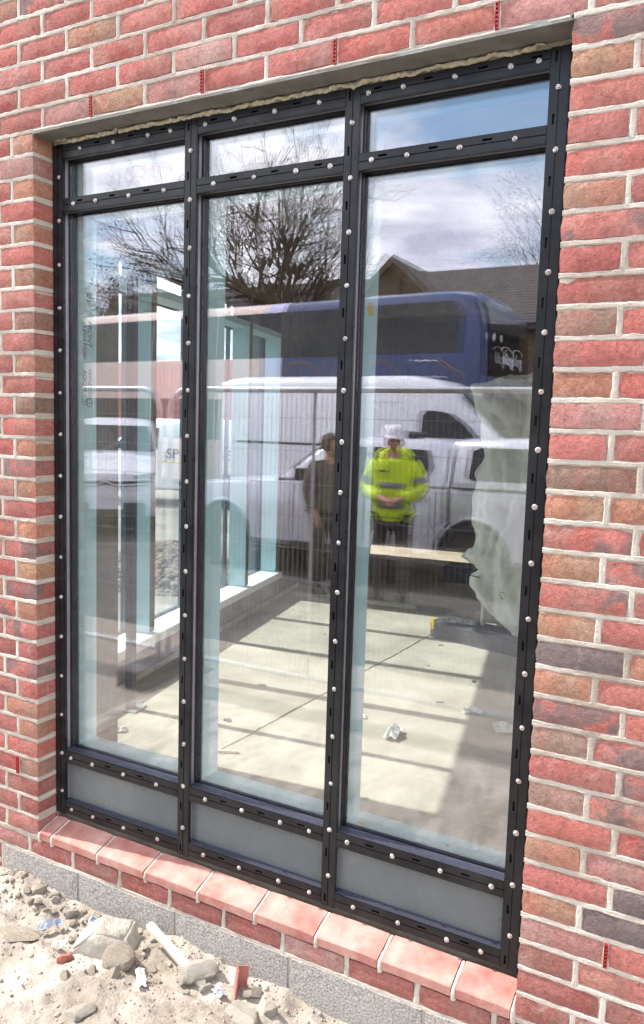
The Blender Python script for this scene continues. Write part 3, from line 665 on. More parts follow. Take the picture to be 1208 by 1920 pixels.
for j in range(nv + 1):
    v = j / nv; xl = net_left(v); z = 1.95 - 1.84 * v
    for i in range(nu + 1):
        u = i / nu; x = xl + (1.55 - xl) * u
        top = -0.10 * (1 - sstep(0, 0.10, v)) * math.cos(u * 2.4)
        w_ = x + 0.10 * fbm(x * 1.3, v * 1.7) + 0.16 * v
        fold = 0.030 * (1 - abs(math.sin(w_ * 13))) + 0.018 * (1 - abs(math.sin(w_ * 29 + 1.0))) + 0.035 * fbm(x * 3, v * 3, 1.0) + 0.016 * (1 - abs(math.sin((x * 0.8 - v * 1.9) * 9 + 2 * fbm(x, v * 2, 6)))) + 0.010 * fbm(x * 15, v * 18, 4.0)
        pinch = 0.07 * math.exp(-((v - 0.775) / 0.035) ** 2) * math.exp(-(u / 0.14) ** 2)
        edge = 0.10 * math.exp(-(u / 0.05) ** 2)
        vs.append((x, -0.03 + fold + pinch + edge, z + top + 0.02 * fbm(x * 6, v * 3, 9)))
fs = [(j * (nu + 1) + i, j * (nu + 1) + i + 1, (j + 1) * (nu + 1) + i + 1, (j + 1) * (nu + 1) + i) for j in range(nv) for i in range(nu)]
o = MB().add(vs, fs).obj('net_sheet', 'net', nf, 80); so = o.modifiers.new('thick', 'SOLIDIFY'); so.thickness = 0.002
MB().tube([(0.19, 0.08, 0.04), (0.19, 0.08, 1.75)], 0.019, 10).tube([(1.6, 0.08, 0.04), (1.6, 0.08, 1.75)], 0.019, 10).tube([(0.19, 0.08, 1.74), (1.6, 0.08, 1.74)], 0.019, 10).obj('tube_frame', 'galv', nf, 40)
MB().tube([(0.02, -0.055, 0.505), (0.12, -0.09, 0.50), (0.24, -0.085, 0.492)], 0.004, 6).obj('cable_tie', 'blackplastic', nf, 40)
MB().tube([(0.10, -0.1, 1.80), (0.115, -0.12, 1.72), (0.14, -0.125, 1.66)], 0.004, 6).obj('cable_tie', 'blackplastic', nf, 40)
MB().tube([(0.42 + 0.018 * math.cos(a), -0.10, 0.40 + 0.022 * math.sin(a)) for a in [i * .5 for i in range(12)]], 0.003, 5).obj('blue_mark', 'bluefilm', nf)
fb = empty('rubber_block', (0.33, 3.39, FL), R(-13.5), label='grey rubber fence foot with yellow tag below the netting', cat='fence foot')
w_, l_, h_ = 0.115, 0.72, 0.125
ring = lambda x, t: [(x, -w_ + t, 0.0), (x, w_ - t, 0.0), (x, w_ - t, h_ * 0.85 - t), (x, w_ - 0.02 - t, h_ - t), (x, -w_ + 0.02 + t, h_ - t), (x, -w_ + t, h_ * 0.85 - t)]
MB().loft([ring(0, 0.012), ring(0.012, 0), ring(l_ - 0.012, 0), ring(l_, 0.012)]).obj('body', 'blockfoot', fb, 30)
for q in range(4): MB().lathe([(0.024, h_ - 0.004), (0.030, h_ + 0.0015), (0.024, h_ + 0.002), (0.02, h_ - 0.004)], 12, 'z', (0.09 + 0.085 * (q // 2) * 1.3, -0.035 + 0.07 * (q % 2), 0)).obj('socket', 'void', fb)
MB().prism([(-0.003, -0.112, 0.055), (0.035, -0.118, 0.062), (0.036, -0.118, 0.125), (0.0, -0.112, 0.120)], (0.004, 0.006, 0.0)).box(0.0, 0.032, -0.112, -0.06, h_ + 0.001, h_ + 0.006).obj('tag', 'yellow', fb)

random.seed(4)
def crumple(name, loc, sx, sy, sz, mat, label, cat, seed, group=None):
    bm = bmesh.new(); bmesh.ops.create_grid(bm, x_segments=7, y_segments=5, size=1.0)
    for v in bm.verts:
        x, y = v.co.x, v.co.y
        v.co = Vector((x * sx * (1 + .3 * noise.noise(Vector((x * 2, y * 2, seed)))), y * sy * (1 + .3 * noise.noise(Vector((x * 2, y * 2, seed + 5)))), sz * (0.25 + abs(noise.noise(Vector((x * 1.9, y * 1.9, seed + 9)))) * 2.4 * max(0.15, 1 - .5 * (x * x + y * y)))))
    me = bpy.data.meshes.new(name); bm.to_mesh(me); bm.free()
    o = mkobj(name, me, mat, None, loc=loc, label=label, cat=cat, group=group); o.rotation_euler = (0, 0, seed * 1.7)
    s = o.modifiers.new('t', 'SOLIDIFY'); s.thickness = 0.0012; return o
crumple('paper_scrap', (0.83, 1.42, FL + 0.002), 0.07, 0.035, 0.05, 'paper', 'largest crumpled paper scrap in the middle of the right pane floor', 'paper', 1.0)
crumple('paper_scrap', (1.06, 1.92, FL + 0.002), 0.05, 0.02, 0.03, 'paper', 'small crumpled paper scrap on the shaded floor right of the sun patch', 'paper', 2.0)
crumple('paper_scrap', (1.27, 1.78, FL + 0.002), 0.06, 0.05, 0.04, 'paper', 'paper scrap half hidden by the right window jamb', 'paper', 3.0)
crumple('paper_scrap', (0.58, 1.55, FL + 0.002), 0.04, 0.022, 0.015, 'paper', 'flattest paper scrap left of the largest crumpled one', 'paper', 4.0)
crumple('paper_scrap', (-0.30, 0.76, FL + 0.002), 0.035, 0.025, 0.018, 'paper', 'small bluish paper scrap at the corner of the sunlit floor behind the left pane', 'paper', 6.0)
o = MB().box(-0.045, 0.045, -0.008, 0.008, 0, 0.012).obj('wood_sliver', 'wood', label='pale wood sliver on the sunlit floor behind the middle pane', cat='wood'); o.location = (0.28, 0.83, FL + 0.001); o.rotation_euler = (0, 0, 0.5)
random.seed(41)
spots = [(0.55, 2.6), (-0.1, 1.7), (0.9, 2.45), (0.05, 1.15), (-0.35, 2.9), (0.75, 1.05), (1.0, 0.75), (0.45, 3.1), (1.25, 1.25), (0.85, 2.0)]
for i, (x, y) in enumerate(spots):
    q = random.uniform(0.008, 0.02); o = MB().prism([(-q, -q * .6, 0), (q * .9, -q * .7, 0), (q * 1.1, q * .3, 0), (0, q * .8, 0), (-q * 1.2, q * .2, 0)], (q * .1, 0, q * .5)).obj('concrete_chip', random.choice(['slab', 'rubconc', 'blockfoot']), None, label='small chip of debris on the room floor', cat='debris', group='chips on the room floor')
    o.location = (x, y, FL + 0.0005); o.rotation_euler = (0, 0, random.uniform(0, 6))
# buckets, bag and crate in the darker second room
bk = empty('bucket', (-1.72, 6.35, FL), label='pale bucket at the left end of the far sunlit strip', cat='bucket')
MB().lathe([(0.10, 0), (0.13, 0.26), (0.14, 0.265), (0.14, 0.28), (0.125, 0.28), (0.098, 0.012)], 18).obj('body', 'whitealu', bk, 40)
MB().tube([(0.135 * math.cos(a), 0, 0.27 + 0.13 * math.sin(a)) for a in [i * math.pi / 10 for i in range(11)]], 0.004, 5).obj('handle', 'wire', bk)
crumple('tool_bag', (-1.35, 7.6, FL), 0.26, 0.18, 0.22, 'blackplastic', 'black tool bag behind the far sunlit strip', 'bag', 8.0)
cr = empty('plastic_crate', (-0.10, 5.55, FL), R(8), label='black plastic crate at the right end of the far sunlit strip', cat='crate')
MB().box(-0.28, 0.28, -0.18, -0.165, 0, 0.14).box(-0.28, 0.28, 0.165, 0.18, 0, 0.14).box(-0.28, -0.265, -0.165, 0.165, 0, 0.14).box(0.265, 0.28, -0.165, 0.165, 0, 0.14).obj('side', 'blackplastic', cr)
MB().box(-0.264, 0.264, -0.164, 0.164, 0.004, 0.014).obj('base', 'blackplastic', cr)
bt = MB().box(-0.9, 0.9, -0.02, 0.02, 0, 0.03).obj('loose_batten', 'wood', label='pale batten lying by the foot of the side wall', cat='wood'); bt.location = (-1.0, 3.95, FL); bt.rotation_euler = (0, 0, 0.12)

# ------------------------------------------------------------------ ground against the wall: soil, rubble, rubbish
def gh(x, y):
    d = -y
    h = 0.028 * fbm(x * 2.3, y * 2.3, 4.0) + 0.013 * fbm(x * 8, y * 8, 1.0) + 0.006 * fbm(x * 24, y * 24, 2.0) + 0.0028 * fbm(x * 70, y * 70, 6.0, 3)
    h += 0.012 - 0.026 * math.exp(-((d - 0.11) / 0.10) ** 2) * sstep(1.25, 0.7, x)
    h += 0.045 * math.exp(-((x - 0.0) / 0.25) ** 2 - ((d - 0.06) / 0.10) ** 2) + 0.035 * sstep(0.16, 0.34, d) * sstep(1.5, 0.9, x) - 0.035 * sstep(0.95, 1.35, x) * sstep(0.35, 0.05, d)
    e = min(sstep(-1.25, -0.9, x), sstep(3.0, 2.5, x), sstep(2.0, 1.4, d))
    return -0.045 + (h + 0.045) * e
nx, ny = 330, 170; vs = []
for j in range(ny + 1):
    y = 0.004 - 2.0 * (j / ny) ** 1.25
    for i in range(nx + 1):
        x = -1.25 + 4.25 * i / nx; vs.append((x, y, gh(x, y)))
fs = [(j * (nx + 1) + i, (j + 1) * (nx + 1) + i, (j + 1) * (nx + 1) + i + 1, j * (nx + 1) + i + 1) for j in range(ny) for i in range(nx)]
MB().add(vs, fs).obj('soil', 'soil', None, 180, kind='structure', label='bright sandy soil banked against the foot of the wall', cat='soil')

def stone_mesh(seed, ang=0.25, sub=3):
    bm = bmesh.new(); bmesh.ops.create_icosphere(bm, subdivisions=sub, radius=1.0)
    rnd = random.Random(seed); planes = [(Vector((rnd.gauss(0, 1), rnd.gauss(0, 1), rnd.gauss(0, 1))).normalized(), rnd.uniform(0.42, 0.80)) for _ in range(11)]
    for v in bm.verts:
        p = v.co.copy()
        for nrm, d in planes:
            q = p.dot(nrm)
            if q > d: p -= nrm * (q - d) * (1 - ang)
        p *= 1 + 0.10 * noise.noise(p * 1.7 + Vector((seed, 0, 0))) + 0.05 * noise.noise(p * 5 + Vector((0, seed, 0)))
        v.co = p
    me = bpy.data.meshes.new('stone'); bm.to_mesh(me); bm.free(); me.shade_smooth(); me.set_sharp_from_angle(angle=R(20)); return me
SM = [stone_mesh(s, 0.02 + 0.05 * (s % 3), 2) for s in range(6)]
bigs = [stone_mesh(40, 0.5, 4), stone_mesh(41, 0.05, 4)]
def stone(me, x, y, s, mat, label, cat='stone', group=None, rz=0.0, dz=0.0, rx=0.0):
    me = me.copy(); me.materials.clear()
    o = mkobj('stone', me, mat, None, loc=(x, y, gh(x, y) + s[2] * 0.22 + dz), label=label, cat=cat, group=group); o.scale = s; o.rotation_euler = (rx, 0, rz); return o
stone(bigs[0], 0.575, -0.190, (0.062, 0.055, 0.060), 'stone', 'round dusty brown stone in front of the concrete lump', rz=0.4)
cl = MB().prism([(-0.115, -0.045, 0.0), (0.07, -0.055, -0.01), (0.135, 0.0, 0.0), (0.10, 0.03, 0.07), (-0.02, 0.02, 0.115), (-0.10, -0.03, 0.080)], (0.02, 0.115, 0.0))
me = cl.mesh('concrete_lump'); bm = bmesh.new(); bm.from_mesh(me); bmesh.ops.bevel(bm, geom=bm.edges[:], offset=0.008, segments=2, affect='EDGES'); bmesh.ops.triangulate(bm, faces=bm.faces[:]); bmesh.ops.subdivide_edges(bm, edges=bm.edges[:], cuts=2, use_grid_fill=True)
for v in bm.verts: v.co += v.co.normalized() * (0.006 * noise.noise(v.co * 38) + 0.004 * noise.noise(v.co * 90))
bm.to_mesh(me); bm.free(); me.shade_smooth(); me.set_sharp_from_angle(angle=R(50))
o = mkobj('concrete_lump', me, 'rubconc', None, loc=(0.475, -0.175, gh(0.475, -0.175) - 0.018), label='angular pale lump of broken concrete, largest of the rubble', cat='concrete'); o.rotation_euler = (0.1, -0.05, 0.55); o.scale = (0.84, 0.84, 0.80)
stone(SM[1], 0.43, -0.275, (0.034, 0.03, 0.026), 'outerbrick', 'broken red brick piece left of the round stone', 'brick piece', rz=1.0)
bt = MB().loft([[(x, -0.016 + t, -0.004), (x, 0.016 - t, -0.004), (x, 0.016 - t, 0.014 - t), (x, -0.016 + t, 0.014 - t)] for x, t in ((-0.155, 0.004), (-0.145, 0), (-0.05, 0.001), (0.02, -0.001), (0.14, 0), (0.15, 0.006))]).obj('wood_batten', 'wood', None, 40, label='bleached wooden batten leaning in the rubble against the blocks', cat='wood')
bt.location = (0.725, -0.085, gh(0.725, -0.085) + 0.045); bt.rotation_euler = (0.2, R(13), R(-14)); bt.scale = (1.0, 0.82, 0.8)
an = MB().prism([(0, 0, 0), (0.040, 0, 0), (0.040, 0, 0.004), (0.004, 0, 0.004), (0.004, 0, 0.040), (0, 0, 0.040)], (0, 0.085, 0)).obj('steel_offcut', 'redsteel', None, label='red angle offcut standing upright in the soil', cat='offcut')
an.location = (0.945, -0.075, gh(0.945, -0.075) - 0.012); an.rotation_euler = (R(80), R(8), R(40))
crumple('plastic_wrapper', (0.235, -0.155, gh(0.235, -0.155) + 0.022), 0.038, 0.015, 0.02, 'bluefilm', 'twisted blue plastic wrapper among the small stones at left', 'wrapper', 2.4)
crumple('plastic_wrapper', (0.345, -0.072, gh(0.345, -0.072) + 0.02), 0.02, 0.013, 0.02, 'bluefilm', 'small blue wrapper close to the block wall', 'wrapper', 3.1)
crumple('plastic_wrapper', (0.925, -0.125, gh(0.925, -0.125) + 0.008), 0.022, 0.013, 0.012, 'bluefilm', 'pale blue film scrap at the foot of the red angle offcut', 'wrapper', 5.3)
crumple('paper_scrap', (0.36, -0.235, gh(0.36, -0.235) + 0.014), 0.022, 0.018, 0.02, 'paper', 'white paper scrap left of the concrete lump', 'paper', 7.7)
crumple('paper_scrap', (0.70, -0.225, gh(0.70, -0.225) + 0.012), 0.042, 0.014, 0.016, 'paper', 'white torn paper in front of the wooden batten', 'paper', 8.8)
random.seed(12)
small = [(0.02, -0.07), (0.06, -0.05), (0.10, -0.09), (0.14, -0.05), (0.17, -0.08), (0.20, -0.06), (0.13, -0.12), (0.24, -0.06), (0.28, -0.10), (0.31, -0.05), (0.35, -0.11), (0.39, -0.06), (0.43, -0.08), (0.48, -0.05), (0.07, -0.10),
         (0.64, -0.16), (0.67, -0.13), (0.72, -0.17), (0.62, -0.255), (0.56, -0.29), (0.80, -0.14), (0.88, -0.12), (1.02, -0.07), (0.84, -0.18), (0.52, -0.36), (1.10, -0.10)]
for i, (x, y) in enumerate(small):
    q = random.uniform(0.012, 0.027)
    stone(SM[i % 6], x, y, (q * random.uniform(.9, 1.4), q, q * random.uniform(.6, .9)), random.choice(['stone', 'stone', 'rubconc']), 'small dusty stone in the rubble along the block wall', 'stone', 'small stones along the wall', rz=random.uniform(0, 6))
for i in range(60):
    x = random.uniform(-0.15, 0.62); d_ = 0.02 + abs(random.gauss(0, 0.06)); q = random.uniform(0.006, 0.017)
    stone(SM[(i * 5) % 6], x, -d_, (q * random.uniform(.9, 1.5), q, q * random.uniform(.6, .95)), random.choice(['stone', 'stone', 'stone', 'rubconc']), 'small dusty stone in the rubble along the block wall', 'stone', 'small stones along the wall', rz=random.uniform(0, 6))
lump = stone(bigs[1], 0.82, -0.105, (0.085, 0.055, 0.055), 'rubconc', 'rough grey block fragment leaning on the wall behind the batten', 'block fragment', rz=0.5)
slabp = stone(bigs[1], 1.02, -0.155, (0.11, 0.06, 0.045), 'rubconc', 'flat pale concrete slab fragment right of the red offcut', 'concrete', rz=-0.6, dz=-0.012)
slabq = stone(bigs[1], 0.19, -0.27, (0.10, 0.05, 0.022), 'stone', 'flat earthy slab fragment below the twisted blue wrapper', 'concrete', rz=0.3, dz=-0.006)
stone(bigs[1], 0.66, -0.44, (0.055, 0.035, 0.025), 'rubconc', 'pale concrete chip half sunk in the bright soil', 'concrete', rz=0.9, dz=-0.004)
pb = MB(); bms = bmesh.new(); bmesh.ops.create_icosphere(bms, subdivisions=1, radius=1.0); iv = [v.co.copy() for v in bms.verts]; jf = [tuple(v.index for v in f.verts) for f in bms.faces]; bms.free()
for i in range(2600):
    x = random.uniform(-0.4, 1.6); d = random.random() ** 1.5 * 0.9 + 0.005; y = -d
    q = random.uniform(0.0014, 0.0045) * (2.1 if random.random() < 0.07 else 1); s = Vector((q * random.uniform(.8, 1.5), q, q * random.uniform(.5, .9))); a = random.uniform(0, 6)
    z = gh(x, y); c, sn = math.cos(a), math.sin(a)
    pb.add([(x + (v.x * s.x * c - v.y * s.y * sn), y + (v.x * s.x * sn + v.y * s.y * c), z + v.z * s.z + q * .15) for v in iv], jf)
pb.obj('pebbles', 'stone', None, 60, kind='stuff', label='scattered grit and pebbles over the soil', cat='pebbles')

# ================================================================== WHAT STANDS BEHIND THE CAMERA (seen mirrored in the glass)
# ------------------------------------------------------------------ temporary mesh fence
def fence_panel(x0, x1, label):
    f = empty('mesh_fence_panel', (x0, -2.085, 0), R(0), label=label, cat='fence', group='mesh fence panels along the yard')
    w = x1 - x0; r = 0.020
    def arc(cx, cz, a0, a1): return [(cx + 0.16 * math.cos(a), 0, cz + 0.16 * math.sin(a)) for a in [a0 + (a1 - a0) * i / 7 for i in range(8)]]
    MB().tube([(r, 0, 0.06)] + arc(r + 0.16, 2.02 - r - 0.16, math.pi, math.pi / 2) + arc(w - r - 0.16, 2.02 - r - 0.16, math.pi / 2, 0) + [(w - r, 0, 0.06)], r, 10).obj('tube_frame', 'galv', f, 40)
    MB().tube([(r * 2, 0, 0.16), (w - r * 2, 0, 0.16)], r * 0.8, 8).obj('bottom_rail', 'galv', f, 40)
    for q in (1 / 3,): MB().tube([(w * q, 0.0, 0.17), (w * q, 0.0, 1.985)], 0.0095, 8).obj('brace', 'galv', f, 40)
    b = MB()
    for i in range(1, int(w / 0.036)): b.tube([(i * 0.036, 0.022, 0.12), (i * 0.036, 0.022, 1.99)], 0.0018, 4, False)
    for z in [0.18 + 0.2055 * i for i in range(9)]: b.tube([(0.01, 0.0245, z), (w - 0.01, 0.0245, z)], 0.0021, 4, False)
    b.obj('wire_mesh', 'wire', f, kind='stuff'); return f
fence_panel(-4.86, -1.375, 'left mesh fence panel mirrored in the left pane')
fence_panel(-1.325, 2.16, 'middle mesh fence panel mirrored across the middle and right panes')
fence_panel(2.21, 5.70, 'right mesh fence panel beyond the camera')
def fence_block(x, label):
    f = empty('rubber_block', (x, -2.085, -0.03), label=label, cat='fence foot', group='rubber feet of the mesh fence')
    ring = lambda y, t: [(-0.115 + t, y, 0), (0.115 - t, y, 0), (0.115 - t, y, 0.11 - t), (0.095 - t, y, 0.13 - t), (-0.095 + t, y, 0.13 - t), (-0.115 + t, y, 0.11 - t)]
    MB().loft([ring(-0.36, 0.012), ring(-0.345, 0), ring(0.345, 0), ring(0.36, 0.012)]).obj('body', 'blockfoot', f, 30)
for x, s_ in ((-4.88, 'leftmost'), (-1.35, 'middle'), (2.185, 'right')): fence_block(x, s_ + ' rubber foot under a joint of the mesh fence')

# ------------------------------------------------------------------ vehicles
def ring_yz(x, w, zb, zt, r=0.10, tw=None, c=0.02, belt=None):
    """cross-section at x: half-width w below the belt, tw at the roof"""
    tw = w if tw is None else tw; belt = zb + (zt - zb) * 0.5 if belt is None else belt
    h = [(w * 0.94, zb), (w, zb + 0.06), (w, belt), (tw + (w - tw) * 0.15, zt - r), (tw - r * 0.30, zt - r * 0.30), (tw - r, zt), (tw * 0.4, zt + c)]
    return [(x, -y, z) for y, z in h] + [(x, y, z) for y, z in h[::-1]]
def wheel(parent, x, y, r, w=0.22):
    s = math.copysign(1, y)
    t = MB().lathe([(r * 0.66, -w / 2), (r * 0.92, -w / 2), (r, -w * 0.36), (r, w * 0.36), (r * 0.92, w / 2), (r * 0.66, w / 2)], 28, 'y').obj('wheel', 'tyre', parent, 40); t.location = (x, y, r)
    MB().lathe([(r * 0.66, w * 0.46 * s), (r * 0.62, w * 0.30 * s), (r * 0.25, w * 0.34 * s), (r * 0.1, w * 0.40 * s)], 20, 'y').obj('rim', 'rim', t, 30)
    for k in range(5):
        a = k * 2 * math.pi / 5
        MB().tube([(r * 0.12 * math.cos(a), w * 0.40 * s, r * 0.12 * math.sin(a)), (r * 0.62 * math.cos(a), w * 0.36 * s, r * 0.62 * math.sin(a))], [0.03, 0.022], 5).obj('spoke', 'rim', t, 40)
    return t
def arch(parent, x, y, r, zc):
    s = math.copysign(1, y)
    MB().lathe([(r, 0), (r, 0.006 * s), (r * 0.3, 0.006 * s)], 30, 'y', (x, y, zc)).obj('wheel_arch', 'blackplastic', parent)
    MB().tube([(x + (r + 0.02) * math.cos(a), y + 0.008 * s, zc + (r + 0.02) * math.sin(a)) for a in [i * math.pi / 14 for i in range(15)]], 0.022, 6).obj('arch_lip', 'silverpaint', parent, 50)
def sidepoly(parent, name, pts, hw, mat, both=True, th=0.008):
    """flat piece on the flank: pts (x, z), hw(z) gives the half-width of the body there"""
    for s in ((1, -1) if both else (1,)):
        q = MB().prism([(x, s * (hw(z) + 0.001), z) for x, z in pts], (0, s * th, 0)).obj(name, mat, parent)
    return q

# silver double-cab pickup with a hard canopy, nose to the left in the mirror
pk = empty('pickup_truck', (0, -6.92, 0), label='silver pickup truck with canopy mirrored in the panes behind the fence', cat='pickup')
B = [(-4.42, .70, .50, .82), (-4.36, .80, .36, .95), (-4.18, .87, .32, 1.02), (-3.6, .90, .32, 1.08), (-2.95, .91, .33, 1.13), (-2.7, .91, .33, 1.15), (-0.68, .91, .33, 1.16), (0.85, .91, .36, 1.17), (0.95, .88, .42, 1.15)]
MB().loft([ring_yz(x, w, zb, zt, 0.09, w - 0.02, 0.02) for x, w, zb, zt in B]).obj('body', 'silverpaint', pk, 35)
MB().loft([ring_yz(x, w, 1.10, zt, 0.07, tw, 0.015, 1.14) for x, w, zt, tw in [(-2.86, .86, 1.145, .84), (-2.30, .87, 1.56, .74), (-2.12, .87, 1.63, .715), (-1.8, .87, 1.665, .71), (-1.0, .87, 1.665, .71), (-0.78, .87, 1.64, .72), (-0.67, .87, 1.58, .73)]]).obj('cab', 'silverpaint', pk, 35)
MB().loft([ring_yz(x, .88, 1.155, zt, 0.07, .77, 0.02, 1.19) for x, zt in [(-0.61, 1.64), (-0.58, 1.675), (0.2, 1.70), (0.80, 1.69), (0.90, 1.62)]]).obj('canopy', 'silverpaint', pk, 35)
hc = lambda z: 0.873 - max(0, z - 1.14) * 0.285
sidepoly(pk, 'side_window', [(-2.36, 1.20), (-1.72, 1.20), (-1.72, 1.56), (-2.02, 1.565), (-2.20, 1.50)], hc, 'darkglass')
sidepoly(pk, 'side_window', [(-1.62, 1.20), (-0.95, 1.20), (-0.86, 1.36), (-0.92, 1.55), (-1.62, 1.565)], hc, 'darkglass')
hk = lambda z: 0.882 - max(0, z - 1.19) * 0.20
sidepoly(pk, 'canopy_window', [(-0.44, 1.27), (-0.38, 1.245), (0.64, 1.255), (0.70, 1.29), (0.68, 1.57), (0.60, 1.605), (-0.34, 1.60), (-0.42, 1.565)], hk, 'darkglass')
MB().prism([(-2.72, -.74, 1.255), (-2.72, .74, 1.255), (-2.355, .66, 1.535), (-2.355, -.66, 1.535)], (-0.012, 0, 0.018)).obj('windscreen', 'darkglass', pk)
hb = lambda z: 0.911
for xs_ in ((-2.62, -1.68), (-1.66, -0.80)):
    for q in xs_: sidepoly(pk, 'door_seam', [(q, 0.46), (q + 0.010, 0.46), (q + 0.010, 1.12), (q, 1.12)], hb, 'blackplastic', th=0.002)
    sidepoly(pk, 'door_handle', [(xs_[1] - 0.24, 0.99), (xs_[1] - 0.08, 0.99), (xs_[1] - 0.08, 1.03), (xs_[1] - 0.24, 1.03)], hb, 'chrome', th=0.03)
sidepoly(pk, 'bed_gap', [(-0.66, 0.42), (-0.61, 0.42), (-0.63, 1.14), (-0.67, 1.14)], hb, 'blackplastic', th=0.003)
sidepoly(pk, 'canopy_rail', [(-0.62, 1.165), (0.90, 1.175), (0.90, 1.215), (-0.62, 1.205)], lambda z: 0.90, 'whitepaint', th=0.02)
sidepoly(pk, 'sill_step', [(-2.6, 0.33), (-0.75, 0.33), (-0.75, 0.40), (-2.6, 0.40)], lambda z: 0.88, 'blackplastic', th=0.10)
for s in (1, -1):
    MB().loft([[(-2.42 + x, s * (0.90 + y), 1.20 + z) for x, z in ((-.05, -.05), (.05, -.05), (.06, .08), (-.04, .09))] for y in (0.02, 0.10, 0.24)]).obj('wing_mirror', 'blackplastic', pk, 40)
    for x in (-3.62, -0.36 + 0.02): arch(pk, x, s * 0.908, 0.415, 0.40); wheel(pk, x, s * 0.83, 0.38, 0.24)
    MB().box(-4.40, -4.20, s * 0.58 - 0.16, s * 0.58 + 0.16, 0.78, 0.92).obj('headlight', 'lamp', pk)
MB().box(-4.46, -4.38, -0.42, 0.42, 0.58, 0.86).obj('grille', 'blackplastic', pk)
MB().tube([(-1.28, 0.50, 1.66), (-1.28, 0.50, 1.70), (-1.10, 0.50, 1.72)], [0.05, 0.06, 0.03], 10).obj('roof_beacon', 'blackplastic', pk, 40)

# white high-roof panel van behind it, nose to the right
vn = empty('panel_van', (0, -8.66, 0), label='tall white panel van mirrored behind the pickup, nose to the right', cat='van')
V = [(-4.97, .92, .42, 2.36, .84), (-4.92, .98, .36, 2.46, .86), (-4.6, 1.0, .33, 2.50, .87), (-1.95, 1.0, .33, 2.50, .86), (-1.60, 1.0, .33, 2.44, .84), (-1.25, 1.0, .33, 2.27, .80), (-0.95, 1.0, .33, 2.03, .77), (-0.40, 1.0, .33, 1.52, .80), (-0.28, 1.0, .33, 1.44, .84), (0.10, .98, .33, 1.30, .84), (0.38, .92, .36, 1.12, .80), (0.48, .82, .45, .86, .74)]
MB().loft([ring_yz(x, w, zb, zt, 0.13, tw, 0.03, min(1.35, zt - 0.2)) for x, w, zb, zt, tw in V]).obj('body', 'whitepaint', vn, 35)
hv = lambda z: 1.002 - max(0, z - 1.35) * 0.135
sidepoly(vn, 'door_window', [(-1.66, 1.42), (-0.66, 1.42), (-0.72, 1.56), (-1.02, 1.86), (-1.22, 1.99), (-1.42, 2.03), (-1.60, 2.03), (-1.66, 1.97)], hv, 'darkglass')
MB().prism([(-0.44, -.74, 1.585), (-0.44, .74, 1.585), (-1.20, .70, 2.265), (-1.20, -.70, 2.265)], (0.016, 0, 0.018)).obj('windscreen', 'darkglass', vn)
for q in (-1.74, -3.05, -0.62): sidepoly(vn, 'door_seam', [(q, 0.45), (q + 0.012, 0.45), (q + 0.012, 2.10 if q < -1 else 1.40), (q, 2.10 if q < -1 else 1.40)], hv, 'blackplastic', th=0.002)
sidepoly(vn, 'panel_crease', [(-4.70, 2.12), (-1.9, 2.12), (-1.9, 2.15), (-4.70, 2.15)], hv, 'whitepaint', th=0.014)
sidepoly(vn, 'rub_strip', [(-4.85, 0.82), (-0.70, 0.82), (-0.70, 0.94), (-4.85, 0.94)], lambda z: 1.0, 'blackplastic', th=0.02)
sidepoly(vn, 'slide_rail', [(-4.6, 1.52), (-3.08, 1.52), (-3.08, 1.55), (-4.6, 1.55)], hv, 'blackplastic', th=0.012)
for s in (1, -1):
    for x in (-0.35, -3.95): arch(vn, x, s * 1.0, 0.42, 0.40); wheel(vn, x, s * 0.90, 0.36)
    MB().box(-5.0, -4.94, s * 0.86 - 0.05, s * 0.86 + 0.05, 0.95, 1.55).obj('tail_light', 'redlens', vn)
    MB().box(0.20, 0.40, s * 0.70 - 0.13, s * 0.70 + 0.13, 0.86, 1.04).obj('headlight', 'lamp', vn)
    MB().loft([[(-0.72 + x, s * (0.98 + y), 1.50 + z) for x, z in ((-.05, -.12), (.05, -.12), (.05, .14), (-.05, .14))] for y in (0.02, 0.12, 0.26)]).obj('wing_mirror', 'blackplastic', vn, 40)

# blue and cream double-deck coach behind the van (local x: 0 at the nose, tail at -13)
co = empty('double_deck_coach', (-2.05, -13.0, 0.08), R(4.4), label='blue and cream double-deck coach mirrored above the van', cat='coach')
def coach_piece(name, st, mat): MB().loft([ring_yz(x, w, .34, zt, r, tw, 0.04, 2.9) for x, w, zt, r, tw in st]).obj(name, mat, co, 35)
coach_piece('tail_body', [(-12.5, 1.18, 4.10, .25, 1.05), (-12.4, 1.25, 4.24, .25, 1.12), (-12.1, 1.25, 4.29, .25, 1.13), (-4.865, 1.25, 4.29, .25, 1.13)], 'creampaint')
coach_piece('middle_stripe', [(-4.86, 1.252, 4.292, .25, 1.13), (-4.42, 1.252, 4.292, .25, 1.13)], 'lilacpaint')
coach_piece('nose_body', [(-4.415, 1.25, 4.29, .25, 1.13), (-0.75, 1.25, 4.29, .25, 1.13), (-0.42, 1.25, 4.25, .24, 1.13), (-0.20, 1.245, 4.14, .24, 1.12), (-0.06, 1.23, 3.92, .24, 1.10), (0.0, 1.20, 3.60, .22, 1.08), (0.04, 1.18, 2.85, .2, 1.06), (0.06, 1.16, 1.6, .2, 1.05)], 'bluepaint')
hcz = lambda z: 1.252 - max(0, z - 2.9) * 0.085
xw = -12.1
while xw < -0.6:
    x2 = min(xw + 1.96, -0.36)
    sidepoly(co, 'upper_window', [(xw, 3.12), (x2 - 0.03, 3.12), (x2 - 0.03, 3.86 if x2 > -0.4 else 4.06), (x2 - (0.20 if x2 > -0.4 else 0.03), 4.06), (xw, 4.06)], hcz, 'darkglass')
    sidepoly(co, 'lower_window', [(xw, 1.35), (x2 - 0.05, 1.35), (x2 - 0.05, 2.25), (xw, 2.25)], lambda z: 1.253, 'darkglass')
    xw = x2
